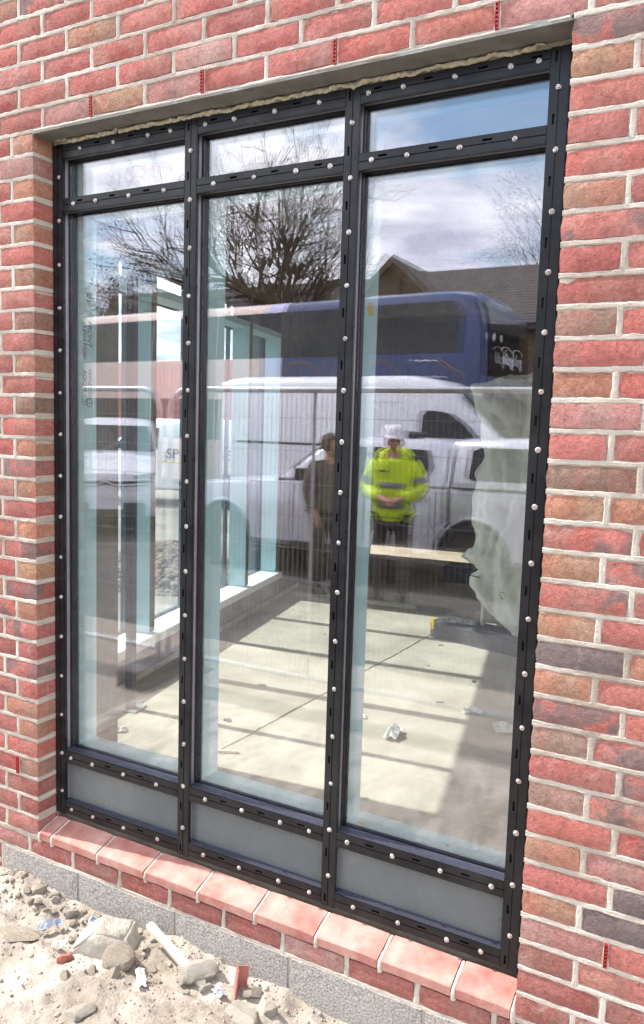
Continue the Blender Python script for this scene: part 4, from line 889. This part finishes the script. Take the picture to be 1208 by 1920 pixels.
MB().prism([(0.048, -1.0, 2.72), (0.048, 1.06, 2.72), (0.020, 1.06, 3.55), (0.020, -1.0, 3.55)], (0.02, 0, 0.0)).obj('front_panel', 'darkglass', co)
MB().add([(x + 0.022, y, z) for x, z in ((0.016, 3.56), (-0.030, 3.86), (-0.13, 4.06)) for y in (-1.0, 1.04)] + [(x + 0.002, y, z) for x, z in ((0.016, 3.56), (-0.030, 3.86), (-0.13, 4.06)) for y in (-1.0, 1.04)],
         [(0, 1, 3, 2), (2, 3, 5, 4), (6, 8, 9, 7), (8, 10, 11, 9), (0, 2, 8, 6), (2, 4, 10, 8), (1, 7, 9, 3), (3, 9, 11, 5), (0, 6, 7, 1), (4, 5, 11, 10)]).obj('upper_windscreen', 'darkglass', co, 60)
MB().box(0.065, 0.085, -1.0, 1.0, 1.15, 2.35).obj('lower_windscreen', 'darkglass', co)
tx = Matrix(((0, 0, 1, 0.066), (1, 0, 0, -0.62), (0, 1, 0, 2.98), (0, 0, 0, 1)))
text('lettering', 'goldgold', 0.31, tx, 'whiteprint', co, extr=0.006)
for k in range(2):
    MB().tube([(0.068, -0.34 + 0.62 * k + 0.26 * math.cos(a), 3.20 + 0.09 * math.sin(a)) for a in [i * math.pi / 10 for i in range(11)]], 0.009, 5).obj('swoosh', 'whiteprint', co, 50)
for y in (0.55, 0.9): MB().lathe([(0.06, 0), (0.07, 0.02), (0.02, 0.03)], 10, 'x', (0.045, y, 3.42)).obj('marker_lamp', 'lamp', co)
for cx in (-2.1, -3.9):
    for rr_ in (0.42, 0.46): MB().tube([(cx + rr_ * math.cos(a), 1.256, 2.66 + rr_ * 0.8 * math.sin(a)) for a in [i * math.pi / 16 for i in range(17)]], 0.006, 5).obj('ring_motif', 'orange', co, 50)
for k, (xx, zz_) in enumerate(((-1.35, 2.98), (-1.15, 2.68), (-1.05, 2.53))):
    MB().tube([(xx + 0.06 * i, 1.256, zz_ + 0.012 * math.sin(i * 2.2)) for i in range(9)], 0.012, 5).obj('swoosh', 'whiteprint', co, 50)
MB().tube([(-0.90, 1.257, 3.04), (-0.75, 1.257, 2.96), (-0.62, 1.256, 2.86), (-0.42, 1.256, 2.78), (-0.32, 1.256, 2.66), (-0.50, 1.256, 2.48), (-0.62, 1.256, 2.36)], 0.010, 5).obj('ring_motif', 'orange', co, 50)
for s in (1, -1):
    for x in (-2.9, -9.2, -10.5): arch(co, x, s * 1.25, 0.58, 0.52); wheel(co, x, s * 1.12, 0.50, 0.3)

# small white van facing the building, its nose low in the left pane
wc = empty('small_white_van', (-6.62, -7.05, 0), R(50), label='small white van with chevron badge, nose mirrored low in the left pane', cat='van')
W_ = [(0.02, .68, .42, .74, .60), (-0.06, .80, .28, .92, .72), (-0.25, .86, .24, 1.03, .78), (-0.8, .89, .24, 1.13, .80), (-1.12, .90, .24, 1.19, .80), (-1.75, .90, .24, 1.70, .70), (-2.1, .90, .24, 1.80, .70), (-4.1, .90, .24, 1.82, .72), (-4.3, .88, .30, 1.74, .70)]
MB().loft([ring_yz(x, w, zb, zt, 0.10, tw, 0.03, min(1.05, zt - 0.12)) for x, w, zb, zt, tw in W_]).obj('body', 'whitepaint', wc, 35)
MB().prism([(-1.20, -.72, 1.275), (-1.20, .72, 1.275), (-1.70, .64, 1.685), (-1.70, -.64, 1.685)], (0.016, 0, 0.018)).obj('windscreen', 'darkglass', wc)
for q in (0.2, -0.45): MB().tube([(-1.14, q, 1.245), (-1.24, q - 0.2, 1.335), (-1.36, q - 0.45, 1.445)], 0.008, 5).obj('wiper', 'chrome', wc, 50)
for s in (1, -1):
    MB().loft([[(x, s * y, z) for y, z in ((.40, .80), (.72, .84), (.74, .98), (.42, .93))] for x in (-0.16, -0.01)]).obj('headlight', 'lamp', wc, 30)
    for x in (-0.85, -3.5): arch(wc, x, s * 0.90, 0.36, 0.33); wheel(wc, x, s * 0.81, 0.31, 0.19)
    MB().loft([[(-1.45 + x, s * (0.88 + y), 1.16 + z) for x, z in ((-.05, -.08), (.05, -.08), (.05, .10), (-.05, .10))] for y in (0.02, 0.10, 0.20)]).obj('wing_mirror', 'blackplastic', wc, 40)
for z in (0.845, 0.775):
    for s in (1, -1): MB().tube([(0.03, s * 0.66, z + 0.03), (0.045, s * 0.3, z + 0.005), (0.05, s * 0.12, z + 0.004), (0.052, 0, z + 0.07)], 0.014, 6).obj('chevron_badge' if True else '', 'chrome', wc, 50)
MB().box(0.02, 0.035, -0.62, 0.62, 0.785, 0.84).obj('grille', 'blackplastic', wc)
MB().box(0.03, 0.05, -0.60, 0.60, 0.30, 0.50).obj('lower_grille', 'blackplastic', wc); MB().box(0.052, 0.058, -0.26, 0.26, 0.40, 0.51).obj('number_plate', 'whitepaint', wc)

# ------------------------------------------------------------------ people
def skin_mesh(name, joints, bones, sub=2):
    """joints: {key: (co, radius)}; bones: pairs of keys; rooted at the first joint"""
    keys = list(joints); me = bpy.data.meshes.new(name)
    me.from_pydata([joints[k][0] for k in keys], [(keys.index(a), keys.index(b)) for a, b in bones], [])
    o = bpy.data.objects.new(name, me); col.objects.link(o)
    sk = o.modifiers.new('skin', 'SKIN'); sk.use_smooth_shade = True
    for i, k in enumerate(keys):
        r = joints[k][1]; me.skin_vertices[0].data[i].radius = r if isinstance(r, tuple) else (r, r)
    me.skin_vertices[0].data[0].use_root = True
    ss = o.modifiers.new('sub', 'SUBSURF'); ss.levels = sub; ss.render_levels = sub
    dg = bpy.context.evaluated_depsgraph_get(); out = bpy.data.meshes.new_from_object(o.evaluated_get(dg)); out.name = name
    bpy.data.objects.remove(o); bpy.data.meshes.remove(me); out.materials.clear(); return out
def head_geometry(bm, c, ang):
    rot = Matrix.Rotation(ang, 4, 'Z'); geo = bmesh.ops.create_uvsphere(bm, u_segments=20, v_segments=14, radius=1.0)['verts']
    for v in geo:
        x, y, z = v.co; jaw = 1 - 0.28 * sstep(0.0, -1.0, z)
        p = Vector((x * 0.074 * jaw, y * 0.094 * (1 - 0.12 * sstep(0, -1, z)), z * 0.118))
        if y > 0.6:                                                     # face: brow, eye hollows, nose, mouth, chin
            p.y += 0.020 * math.exp(-(x / 0.16) ** 2 - ((z + 0.12) / 0.24) ** 2)
            p.y -= 0.009 * (math.exp(-((abs(x) - 0.40) / 0.16) ** 2 - ((z - 0.06) / 0.12) ** 2))
            p.y += 0.006 * math.exp(-(x / 0.28) ** 2 - ((z + 0.46) / 0.08) ** 2) + 0.008 * math.exp(-(x / 0.3) ** 2 - ((z + 0.82) / 0.14) ** 2)
        v.co = rot @ p + Vector(c)
    for s in (1, -1):
        ear = bmesh.ops.create_icosphere(bm, subdivisions=2, radius=1.0)['verts']
        for v in ear: v.co = rot @ Vector((v.co.x * 0.012 + s * 0.076, v.co.y * 0.020 - 0.008, v.co.z * 0.032 - 0.008)) + Vector(c)
def person(name, loc, rz, label, jacket, legs, hat, hands, scale=1.0, hood=True, head_turn=0.0, bands=True):
    p = empty(name, loc, rz, label=label, cat='person')
    J = {'pelvis': ((0, 0, 0.96), (0.14, 0.11)), 'waist': ((0, 0.005, 1.12), (0.135, 0.10)), 'chest': ((0, 0.0, 1.32), (0.155, 0.115)), 'neck0': ((0, -0.005, 1.47), 0.065), 'neck': ((0, 0.005, 1.54), 0.05), 'head': ((0, 0.02, 1.62), 0.055)}
    bones = [('pelvis', 'waist'), ('waist', 'chest'), ('chest', 'neck0'), ('neck0', 'neck'), ('neck', 'head')]
    for s, t in ((1, 'r'), (-1, 'l')):
        J.update({'hip' + t: ((s * 0.095, 0, 0.90), 0.095), 'knee' + t: ((s * 0.115, 0.02, 0.50), 0.062), 'ankle' + t: ((s * 0.12, -0.01, 0.09), 0.042), 'toe' + t: ((s * 0.135, 0.13, 0.04), 0.038)})
        bones += [('pelvis', 'hip' + t), ('hip' + t, 'knee' + t), ('knee' + t, 'ankle' + t), ('ankle' + t, 'toe' + t)]
        e, w = hands[t]
        J.update({'sh' + t: ((s * 0.185, 0, 1.42), 0.062), 'el' + t: (e, 0.046), 'wr' + t: (w, 0.030)})
        d = (Vector(w) - Vector(e)).normalized(); side = d.cross(Vector((0, 0, 1))).normalized() * (-s); up = side.cross(d)
        pal = Vector(w) + d * 0.07; J['pm' + t] = (tuple(pal), (0.036, 0.018))
        bones += [('chest', 'sh' + t), ('sh' + t, 'el' + t), ('el' + t, 'wr' + t), ('wr' + t, 'pm' + t)]
        for k, (off, ln) in enumerate(((-0.030, 0.058), (-0.010, 0.072), (0.010, 0.078), (0.029, 0.070))):
            a = pal + d * 0.035 + side * off; b = a + d * ln * 0.55 - up * 0.012; c = b + d * ln * 0.40 - up * 0.026
            J.update({f'f{k}a{t}': (tuple(a), 0.0095), f'f{k}b{t}': (tuple(b), 0.0085), f'f{k}c{t}': (tuple(c), 0.0075)})
            bones += [('pm' + t, f'f{k}a{t}'), (f'f{k}a{t}', f'f{k}b{t}'), (f'f{k}b{t}', f'f{k}c{t}')]
        a = Vector(w) + d * 0.045 + side * 0.042 - up * 0.01; b = a + d * 0.045 + side * 0.018 - up * 0.018
        J.update({'tha' + t: (tuple(a), 0.011), 'thb' + t: (tuple(b), 0.009)}); bones += [('wr' + t, 'tha' + t), ('tha' + t, 'thb' + t)]
    me = skin_mesh('body', J, bones); bm = bmesh.new(); bm.from_mesh(me); hc_ = (0, 0.03, 1.645); head_geometry(bm, hc_, head_turn); bm.to_mesh(me); bm.free(); me.shade_smooth()
    mkobj('body', me, 'skin', p)
    hr = Matrix.Rotation(head_turn, 4, 'Z')
    for s in (1, -1):
        q = hr @ Vector((s * 0.030, 0.083, 0.008)) + Vector(hc_); MB().lathe([(0.002, -0.006), (0.009, 0), (0.002, 0.006)], 8, 'y', q).obj('eye', 'blackplastic', p)
    q = hr @ Vector((0, 0.088, -0.054)) + Vector(hc_); MB().lathe([(0.004, -0.004), (0.02, 0.0), (0.004, 0.004)], 8, 'z', q).obj('mouth', 'redsteel', p)
    KJ = {'waist': ((0, 0.01, 1.08), (0.225, 0.175)), 'hem': ((0, 0.01, 0.93), (0.228, 0.180)), 'hem2': ((0, 0.01, 0.875), (0.222, 0.175)), 'chest': ((0, 0.0, 1.30), (0.215, 0.165)), 'collar': ((0, 0.0, 1.47), (0.10, 0.09))}
    kb = [('waist', 'hem'), ('hem', 'hem2'), ('waist', 'chest'), ('chest', 'collar')]
    for s, t in ((1, 'r'), (-1, 'l')):
        e, w = hands[t]; d = (Vector(w) - Vector(e)); cuff = Vector(e) + d * 0.93
        KJ.update({'sh' + t: ((s * 0.20, 0, 1.41), 0.098), 'ua' + t: (tuple((Vector((s * 0.195, 0, 1.42)) + Vector(e)) / 2 + Vector((s * 0.012, 0, 0))), 0.090), 'el' + t: (e, 0.088), 'cf' + t: (tuple(cuff), 0.060)})
        kb += [('chest', 'sh' + t), ('sh' + t, 'ua' + t), ('ua' + t, 'el' + t), ('el' + t, 'cf' + t)]
    jk = mkobj('jacket', skin_mesh('jacket', KJ, kb), jacket, p)
    if hood: MB().tube([(0.13 * math.cos(a), -0.03 + 0.115 * math.sin(a), 1.50 - 0.03 * math.sin(a)) for a in [math.pi * 0.32 - i * 2 * math.pi * 0.82 / 12 for i in range(13)]], [0.022] + [0.042 + 0.02 * math.sin(i / 12 * math.pi) for i in range(1, 12)] + [0.022], 8).obj('hood', jacket, jk, 80)
    LJ = {'pelvis': ((0, 0, 0.97), (0.165, 0.13))}; lb = []
    for s, t in ((1, 'r'), (-1, 'l')):
        LJ.update({'hip' + t: ((s * 0.10, 0, 0.88), 0.112), 'knee' + t: ((s * 0.118, 0.02, 0.50), 0.082), 'an' + t: ((s * 0.122, -0.005, 0.13), 0.072)})
        lb += [('pelvis', 'hip' + t), ('hip' + t, 'knee' + t), ('knee' + t, 'an' + t)]
        MB().loft([[(s * 0.128 + 0.048 * w_ * math.cos(a), y + 0.0, 0.0 + max(0.0, h * (0.5 + 0.5 * math.sin(a)))) for a in [i * math.pi / 5 for i in range(10)]] for y, w_, h in ((-0.10, .7, .10), (-0.07, 1, .16), (0.02, 1, .15), (0.08, 1.05, .10), (0.15, .95, .075), (0.185, .5, .05))]).obj('boot', 'boot', p, 60)
    mkobj('trousers', skin_mesh('trousers', LJ, lb), legs, p)
    if bands:
        for z, rx_, ry_ in ((1.225, 0.2, 0.158), (1.03, 0.208, 0.168)):
            MB().loft([[(q * rx_ * math.cos(a), 0.01 + q * ry_ * math.sin(a), z + dz) for a in [i * 2 * math.pi / 28 for i in range(28)]] for dz, q in ((-0.028, .98), (-0.026, 1.0), (0.026, 1.0), (0.028, .98))]).obj('reflective_band', 'band', jk, 60)
        for s, t in ((1, 'r'), (-1, 'l')):
            a, b = Vector((s * 0.195, 0, 1.42)), Vector(hands[t][0]); c = a + (b - a) * 0.62
            MB().tube([c - (b - a).normalized() * 0.028, c + (b - a).normalized() * 0.028], 0.092, 16).obj('reflective_band', 'band', jk, 60)
            MB().tube([(s * 0.20, -0.06, 1.478), (s * 0.205, 0.0, 1.506), (s * 0.20, 0.06, 1.478)], [0.012, 0.022, 0.012], 8).obj('shoulder_patch', 'blackplastic', jk, 60)
        MB().box(-0.125, -0.03, 0.150, 0.168, 1.352, 1.372).obj('chest_print', 'blueprint', jk)
    if hat:
        h = MB(); prof = [(0.128, 0.0), (0.130, 0.008), (0.112, 0.016), (0.108, 0.05), (0.095, 0.09), (0.065, 0.118), (0.02, 0.128)]
        h.lathe(prof, 22, 'z', (0, 0.02, 1.685)); h.loft([[(x * 0.075, 0.11 + 0.055 * t, 1.686 + dz - 0.012 * t) for x, dz in ((-1 + .25 * t, 0), (1 - .25 * t, 0), (1 - .25 * t, .008), (-1 + .25 * t, .008))] for t in (0, 0.6, 1)])
        h.obj('hard_hat', 'hat', p, 40)
    else:
        bm = bmesh.new(); bmesh.ops.create_icosphere(bm, subdivisions=4, radius=1.0)
        for v in bm.verts:
            n_ = v.co.normalized(); k = 1 + 0.10 * noise.noise(n_ * 6) + 0.08 * noise.noise(n_ * 15); cut = n_.y > 0.35 and n_.z < 0.42
            q = Vector((n_.x * 0.098, n_.y * 0.115 - 0.012, n_.z * 0.115 + 0.03)) * k
            if cut: q.y = min(q.y, 0.055)
            if n_.z < -0.3: q.z = max(q.z, -0.05)
            v.co = hr @ q + Vector(hc_)
        me = bpy.data.meshes.new('hair'); bm.to_mesh(me); bm.free(); me.shade_smooth(); mkobj('hair', me, 'hair', p)
    p.scale = (scale,) * 3; return p
person('person', (-0.86, -5.02, -0.02), R(-14), 'person in yellow hi-vis jacket and white hard hat mirrored in the right pane', 'hivis', 'trouser', True, {'r': ((0.285, 0.03, 1.17), (0.09, 0.25, 1.10)), 'l': ((-0.285, 0.03, 1.17), (-0.07, 0.27, 1.11))}, 1.015)
person('person', (-1.72, -5.25, -0.02), R(-60), 'bareheaded person in dark jacket mirrored beside the second mullion', 'coat', 'trouser', False, {'r': ((0.27, 0.06, 1.15), (0.16, 0.30, 1.25)), 'l': ((-0.25, -0.02, 1.14), (-0.24, 0.12, 0.93))}, 0.97, hood=False, bands=False, head_turn=R(-20))

# ------------------------------------------------------------------ trees and houses far behind the camera
def tree(name, loc, H, r0, seed, label, levels=5, spread=0.62, first=0.30, twigs=2.0, lean=(0, 0), nmain=7, droop=0.0, mid=(3, 4, 4), rmin=0.009, leaf=None, nleaf=0, lsize=0.10):
    rnd = random.Random(seed); t = empty(name, loc, label=label, cat='tree')
    tr, br, lf = MB(), MB(), MB()
    def grow(p, d, L, r, lev):
        n = 4 if lev < 3 else 2; pts = [p.copy()]; rs = [r]; q = p.copy(); dd = d.copy()
        for i in range(n):
            dd = (dd + Vector((rnd.gauss(0, .16), rnd.gauss(0, .16), rnd.gauss(0.06 - droop * lev * .25, .12)))).normalized(); q = q + dd * L / n; pts.append(q.copy()); rs.append(r * (1 - 0.55 * (i + 1) / n))
        (tr if lev == 0 else br).tube(pts, rs, (9, 6, 5, 3, 3, 3)[min(lev, 5)], lev < 2)
        if leaf and lev >= levels - 1:
            for _ in range(nleaf):
                c = pts[rnd.randrange(1, len(pts))] + Vector((rnd.gauss(0, .12), rnd.gauss(0, .12), rnd.gauss(0, .12)))
                a = Vector((rnd.gauss(0, 1), rnd.gauss(0, 1), rnd.gauss(0, 1))).normalized(); b = a.orthogonal().normalized(); s = lsize * rnd.uniform(.5, 1.3)
                lf.add([c - a * s, c + b * s * .45, c + a * s, c - b * s * .45], [(0, 1, 2, 3)])
        if lev >= levels: return
        k = nmain if lev == 0 else (rnd.choice(mid) if lev < 3 else int(round(twigs + rnd.random())))
        for j in range(k):
            f = (0.30 if lev else first) + (1 - (0.30 if lev else first)) * (j + rnd.random() * .8) / k; f = min(f, 0.99)
            i = min(int(f * n), n - 1); w = f * n - i; base = pts[i].lerp(pts[i + 1], w); ax = (pts[i + 1] - pts[i]).normalized()
            az = rnd.uniform(0, 2 * math.pi) if lev else j * 2.4 + rnd.uniform(-.4, .4); o1 = ax.orthogonal().normalized(); o2 = ax.cross(o1)
            sp = spread * rnd.uniform(.75, 1.3); nd = (ax * math.cos(sp) + (o1 * math.cos(az) + o2 * math.sin(az)) * math.sin(sp)).normalized()
            grow(base, nd, L * rnd.uniform(.52, .78) * (1.0 if lev else 0.85), max(rmin, rs[i] * (0.42 if lev == 0 else 0.55)), lev + 1)
    grow(Vector((0, 0, 0)), Vector((lean[0], lean[1], 1)).normalized(), H * 0.62, r0, 0)
    tr.obj('trunk', 'bark', t, 60); br.obj('crown', 'twig', t)
    if lf.v: lf.obj('leaves', leaf, t)
    return t
tree('bare_tree', (-14.6, -28, 0), 13.4, 0.95, 5, 'large bare spreading tree mirrored in the middle pane', 6, 0.66, 0.60, 2.3, nmain=12, mid=(4, 4, 5), rmin=0.007)
tree('bare_tree', (-20.4, -27, 0), 7.6, 0.2, 8, 'thin bare tree mirrored beside the first mullion', 5, 0.40, 0.4, 2.0, rmin=0.006)
tree('bare_tree', (-5.1, -31, 0), 11.8, 0.20, 15, 'drooping bare birch mirrored at the right edge of the right pane', 5, 0.34, 0.25, 2.3, droop=0.12, nmain=8, leaf='budleaf', nleaf=1, lsize=0.05, rmin=0.005)
tree('bare_tree', (-13.6, -43, 0), 9.0, 0.22, 22, 'leftmost bare tree beyond the house ridge in the right pane', 5, 0.36, 0.3, 2.3, rmin=0.007)
tree('bare_tree', (-11.6, -44, 0), 9.2, 0.22, 23, 'middle bare tree beyond the house ridge in the right pane', 5, 0.36, 0.3, 2.3, rmin=0.007)
tree('bare_tree', (-9.7, -43, 0), 9.0, 0.22, 24, 'right bare tree beyond the house ridge in the right pane', 5, 0.36, 0.3, 2.3, rmin=0.007)
tree('leafy_tree', (-22.4, -22.5, 0), 7.0, 0.22, 31, 'sparse dark leafy tree mirrored in the left pane above the coach', 5, 0.50, 0.45, 2.2, nmain=8, leaf='leaf', nleaf=3, lsize=0.08, rmin=0.006)
tree('leafy_tree', (-27.5, -25, 0), 7.6, 0.28, 33, 'sparse dark leafy tree farther left, cut off by the left jamb', 5, 0.5, 0.30, 2.4, nmain=9, leaf='leaf', nleaf=4, lsize=0.09)

ho = empty('house', (0, 0, 0), label='buff brick house with slate roof and gable mirrored above the coach', cat='house')
MB().box(-8.3, 3.0, -27.5, -21.0, 0, 4.9).obj('wall', 'housebrick', ho)
MB().prism([(-8.3, -24.2, 7.05), (-8.3, -20.7, 4.72), (-8.3, -20.7, 4.86), (-8.3, -24.2, 7.22), (-8.3, -27.8, 4.86), (-8.3, -27.8, 4.72)], (11.5, 0, 0)).obj('roof', 'roof', ho)
rc = MB()
for i in range(22):
    f = i / 22; y0, z0 = -20.66 + (-24.2 + 20.66) * f, 4.88 + (7.22 - 4.88) * f; y1, z1 = -20.66 + (-24.2 + 20.66) * (f + 1 / 21), 4.88 + (7.22 - 4.88) * (f + 1 / 21)
    rc.prism([(-8.32, y0, z0 + 0.035), (-8.32, y1, z1 + 0.010), (-8.32, y1, z1 - 0.01), (-8.32, y0, z0 - 0.01)], (11.55, 0, 0))
rc.obj('tile_courses', 'roof', ho, kind='stuff')
gm = empty('gabled_house', (0, 0, 0), label='brown gable-fronted house mirrored left of the slate roof', cat='house')
MB().prism([(-10.6, -22.0, 0), (-6.2, -22.0, 0), (-6.2, -22.0, 5.10), (-8.4, -22.0, 7.15), (-10.6, -22.0, 5.10)], (0, -5.5, 0)).obj('wall', 'housebrick', gm)
for s in (1, -1):
    MB().prism([(-8.4, -21.75, 7.21), (-8.4 + s * 2.45, -21.75, 4.93), (-8.4 + s * 2.45, -21.75, 5.07), (-8.4, -21.75, 7.37)], (0, -6.0, 0)).obj('roof', 'roof', gm)
    MB().prism([(-8.4, -21.70, 7.10), (-8.4 + s * 2.45, -21.70, 4.82), (-8.4 + s * 2.45, -21.70, 5.02), (-8.4, -21.70, 7.30)], (0, -0.035, 0)).obj('barge_board', 'housebrick', gm)
MB().tube([(-8.2, -21.93, 3.0), (-8.2, -21.93, 6.6)], 0.05, 8).obj('downpipe', 'blackplastic', gm)
hw = MB().box(-9.2, -7.6, -21.99, -21.94, 3.1, 4.3).obj('window', 'white', gm); MB().box(-9.12, -8.44, -21.94, -21.93, 3.18, 4.22).box(-8.36, -7.68, -21.94, -21.93, 3.18, 4.22).obj('pane', 'darkglass', hw)
hl = empty('long_house', (0, 0, 0), label='long low house roof mirrored left of the large tree', cat='house')
MB().box(-30, -11.8, -34, -27.5 - 3, 0, 5.2).obj('wall', 'housebrick', hl)
MB().prism([(-30.3, -32.4, 8.6), (-30.3, -30.1, 5.0), (-30.3, -30.1, 5.2), (-30.3, -32.4, 8.8), (-30.3, -34.4, 5.2), (-30.3, -34.4, 5.0)], (18.8, 0, 0)).obj('roof', 'roof', hl)

# ------------------------------------------------------------------ yard beyond the side windows
def container(x, y, z, rz, label):
    c = empty('shipping_container', (x, y, z), rz, label=label, cat='container', group='stacked red shipping containers')
    MB().box(-6, 6, -1.2, 1.2, 0.12, 2.52).obj('core', 'red_container', c)
    rb = MB()
    for i in range(42):
        xx = -5.88 + i * 0.28
        for s in (1, -1): rb.prism([(xx, s * 1.2, 0.2), (xx + 0.05, s * 1.24, 0.2), (xx + 0.14, s * 1.24, 0.2), (xx + 0.19, s * 1.2, 0.2)], (0, 0, 2.25))
    rb.obj('corrugation', 'red_container', c, kind='stuff')
    for s in (1, -1):
        MB().box(-6.02, 6.02, s * 1.22 - 0.04, s * 1.22 + 0.04, 2.46, 2.59).obj('top_rail', 'red_container', c); MB().box(-6.02, 6.02, s * 1.22 - 0.04, s * 1.22 + 0.04, 0, 0.16).obj('bottom_rail', 'red_container', c)
        for q in (-6, 6): MB().box(q - 0.05, q + 0.05, s * 1.22 - 0.05, s * 1.22 + 0.05, 0.161, 2.459).obj('corner_post', 'red_container', c)
    return c
for z, s_ in ((0, 'lower'), (2.6, 'upper')): container(-27.5, 34.5, z, R(-3), s_ + ' red shipping container in the stack seen through the side windows')
sv = empty('works_van', (-9.3, 12.3, 0), R(200), label='white works van with blue lettering seen through the side window', cat='van')
MB().loft([ring_yz(x, w, zb, zt, 0.12, tw, 0.03, min(1.1, zt - 0.2)) for x, w, zb, zt, tw in [(-2.3, .84, .40, 1.66, .70), (-2.2, .90, .34, 1.78, .74), (-1.9, .92, .32, 1.84, .76), (0.3, .92, .32, 1.84, .75), (0.75, .92, .32, 1.72, .72), (1.35, .92, .32, 1.15, .78), (1.9, .88, .32, 1.0, .76), (2.1, .74, .42, .78, .66)]]).obj('body', 'whitepaint', sv, 35)
hsv = lambda z: 0.922 - max(0, z - 1.1) * 0.22
sidepoly(sv, 'door_window', [(0.10, 1.2), (1.15, 1.2), (0.72, 1.62), (0.10, 1.66)], hsv, 'darkglass')
for s in (1, -1):
    for x in (1.35, -1.45): arch(sv, x, s * 0.92, 0.37, 0.34); wheel(sv, x, s * 0.82, 0.32, 0.2)
    MB().box(-2.32, -2.27, s * 0.76 - 0.06, s * 0.76 + 0.06, 0.80, 1.25).obj('tail_light', 'redlens', sv)
MB().box(-2.33, -2.28, -0.7, 0.7, 0.38, 0.50).obj('bumper', 'blackplastic', sv); MB().box(-2.335, -2.325, -0.26, 0.26, 0.62, 0.73).obj('number_plate', 'yellow', sv)
tmx = Matrix(((0, 0, -1, -2.31), (-1, 0, 0, 0.66), (0, 1, 0, 1.36), (0, 0, 0, 1)))
text('lettering', 'SPECIALISED', 0.20, tmx, 'blueprint', sv, extr=0.012)
tmy = Matrix(((-1, 0, 0, -0.1), (0, 0, 1, 0.922), (0, 1, 0, 1.02), (0, 0, 0, 1)))
text('lettering', 'SPECIALISED', 0.30, tmy, 'blueprint', sv, extr=0.006)
gp = MB(); random.seed(77)
for i in range(2600):
    a = random.uniform(0, 6.283); rr_ = 1.05 * math.sqrt(random.random()); x, y = rr_ * math.cos(a) * 1.3, rr_ * math.sin(a); z = 0.42 * max(0, 1 - rr_ / 1.05) ** 0.9; q = random.uniform(0.018, 0.05)
    gp.add([(x + v.x * q * 1.2, y + v.y * q, z + v.z * q * .8) for v in iv], jf)
o = gp.obj('gravel_heap', 'gravel', None, 50, label='heap of brown gravel outside the side windows', cat='gravel', kind='stuff'); o.location = (-3.75, 5.35, -0.04)
MB().tube([(-9.6 + 0.5 * i, 10.0 + 0.28 * i, 1.15 - 0.25 * math.sin(i / 12 * math.pi)) for i in range(13)], 0.018, 6).obj('yellow_rope', 'hose', None, 50, label='yellow rope slung across the yard beyond the side windows', cat='rope')
print('bricks', brick_count[0])
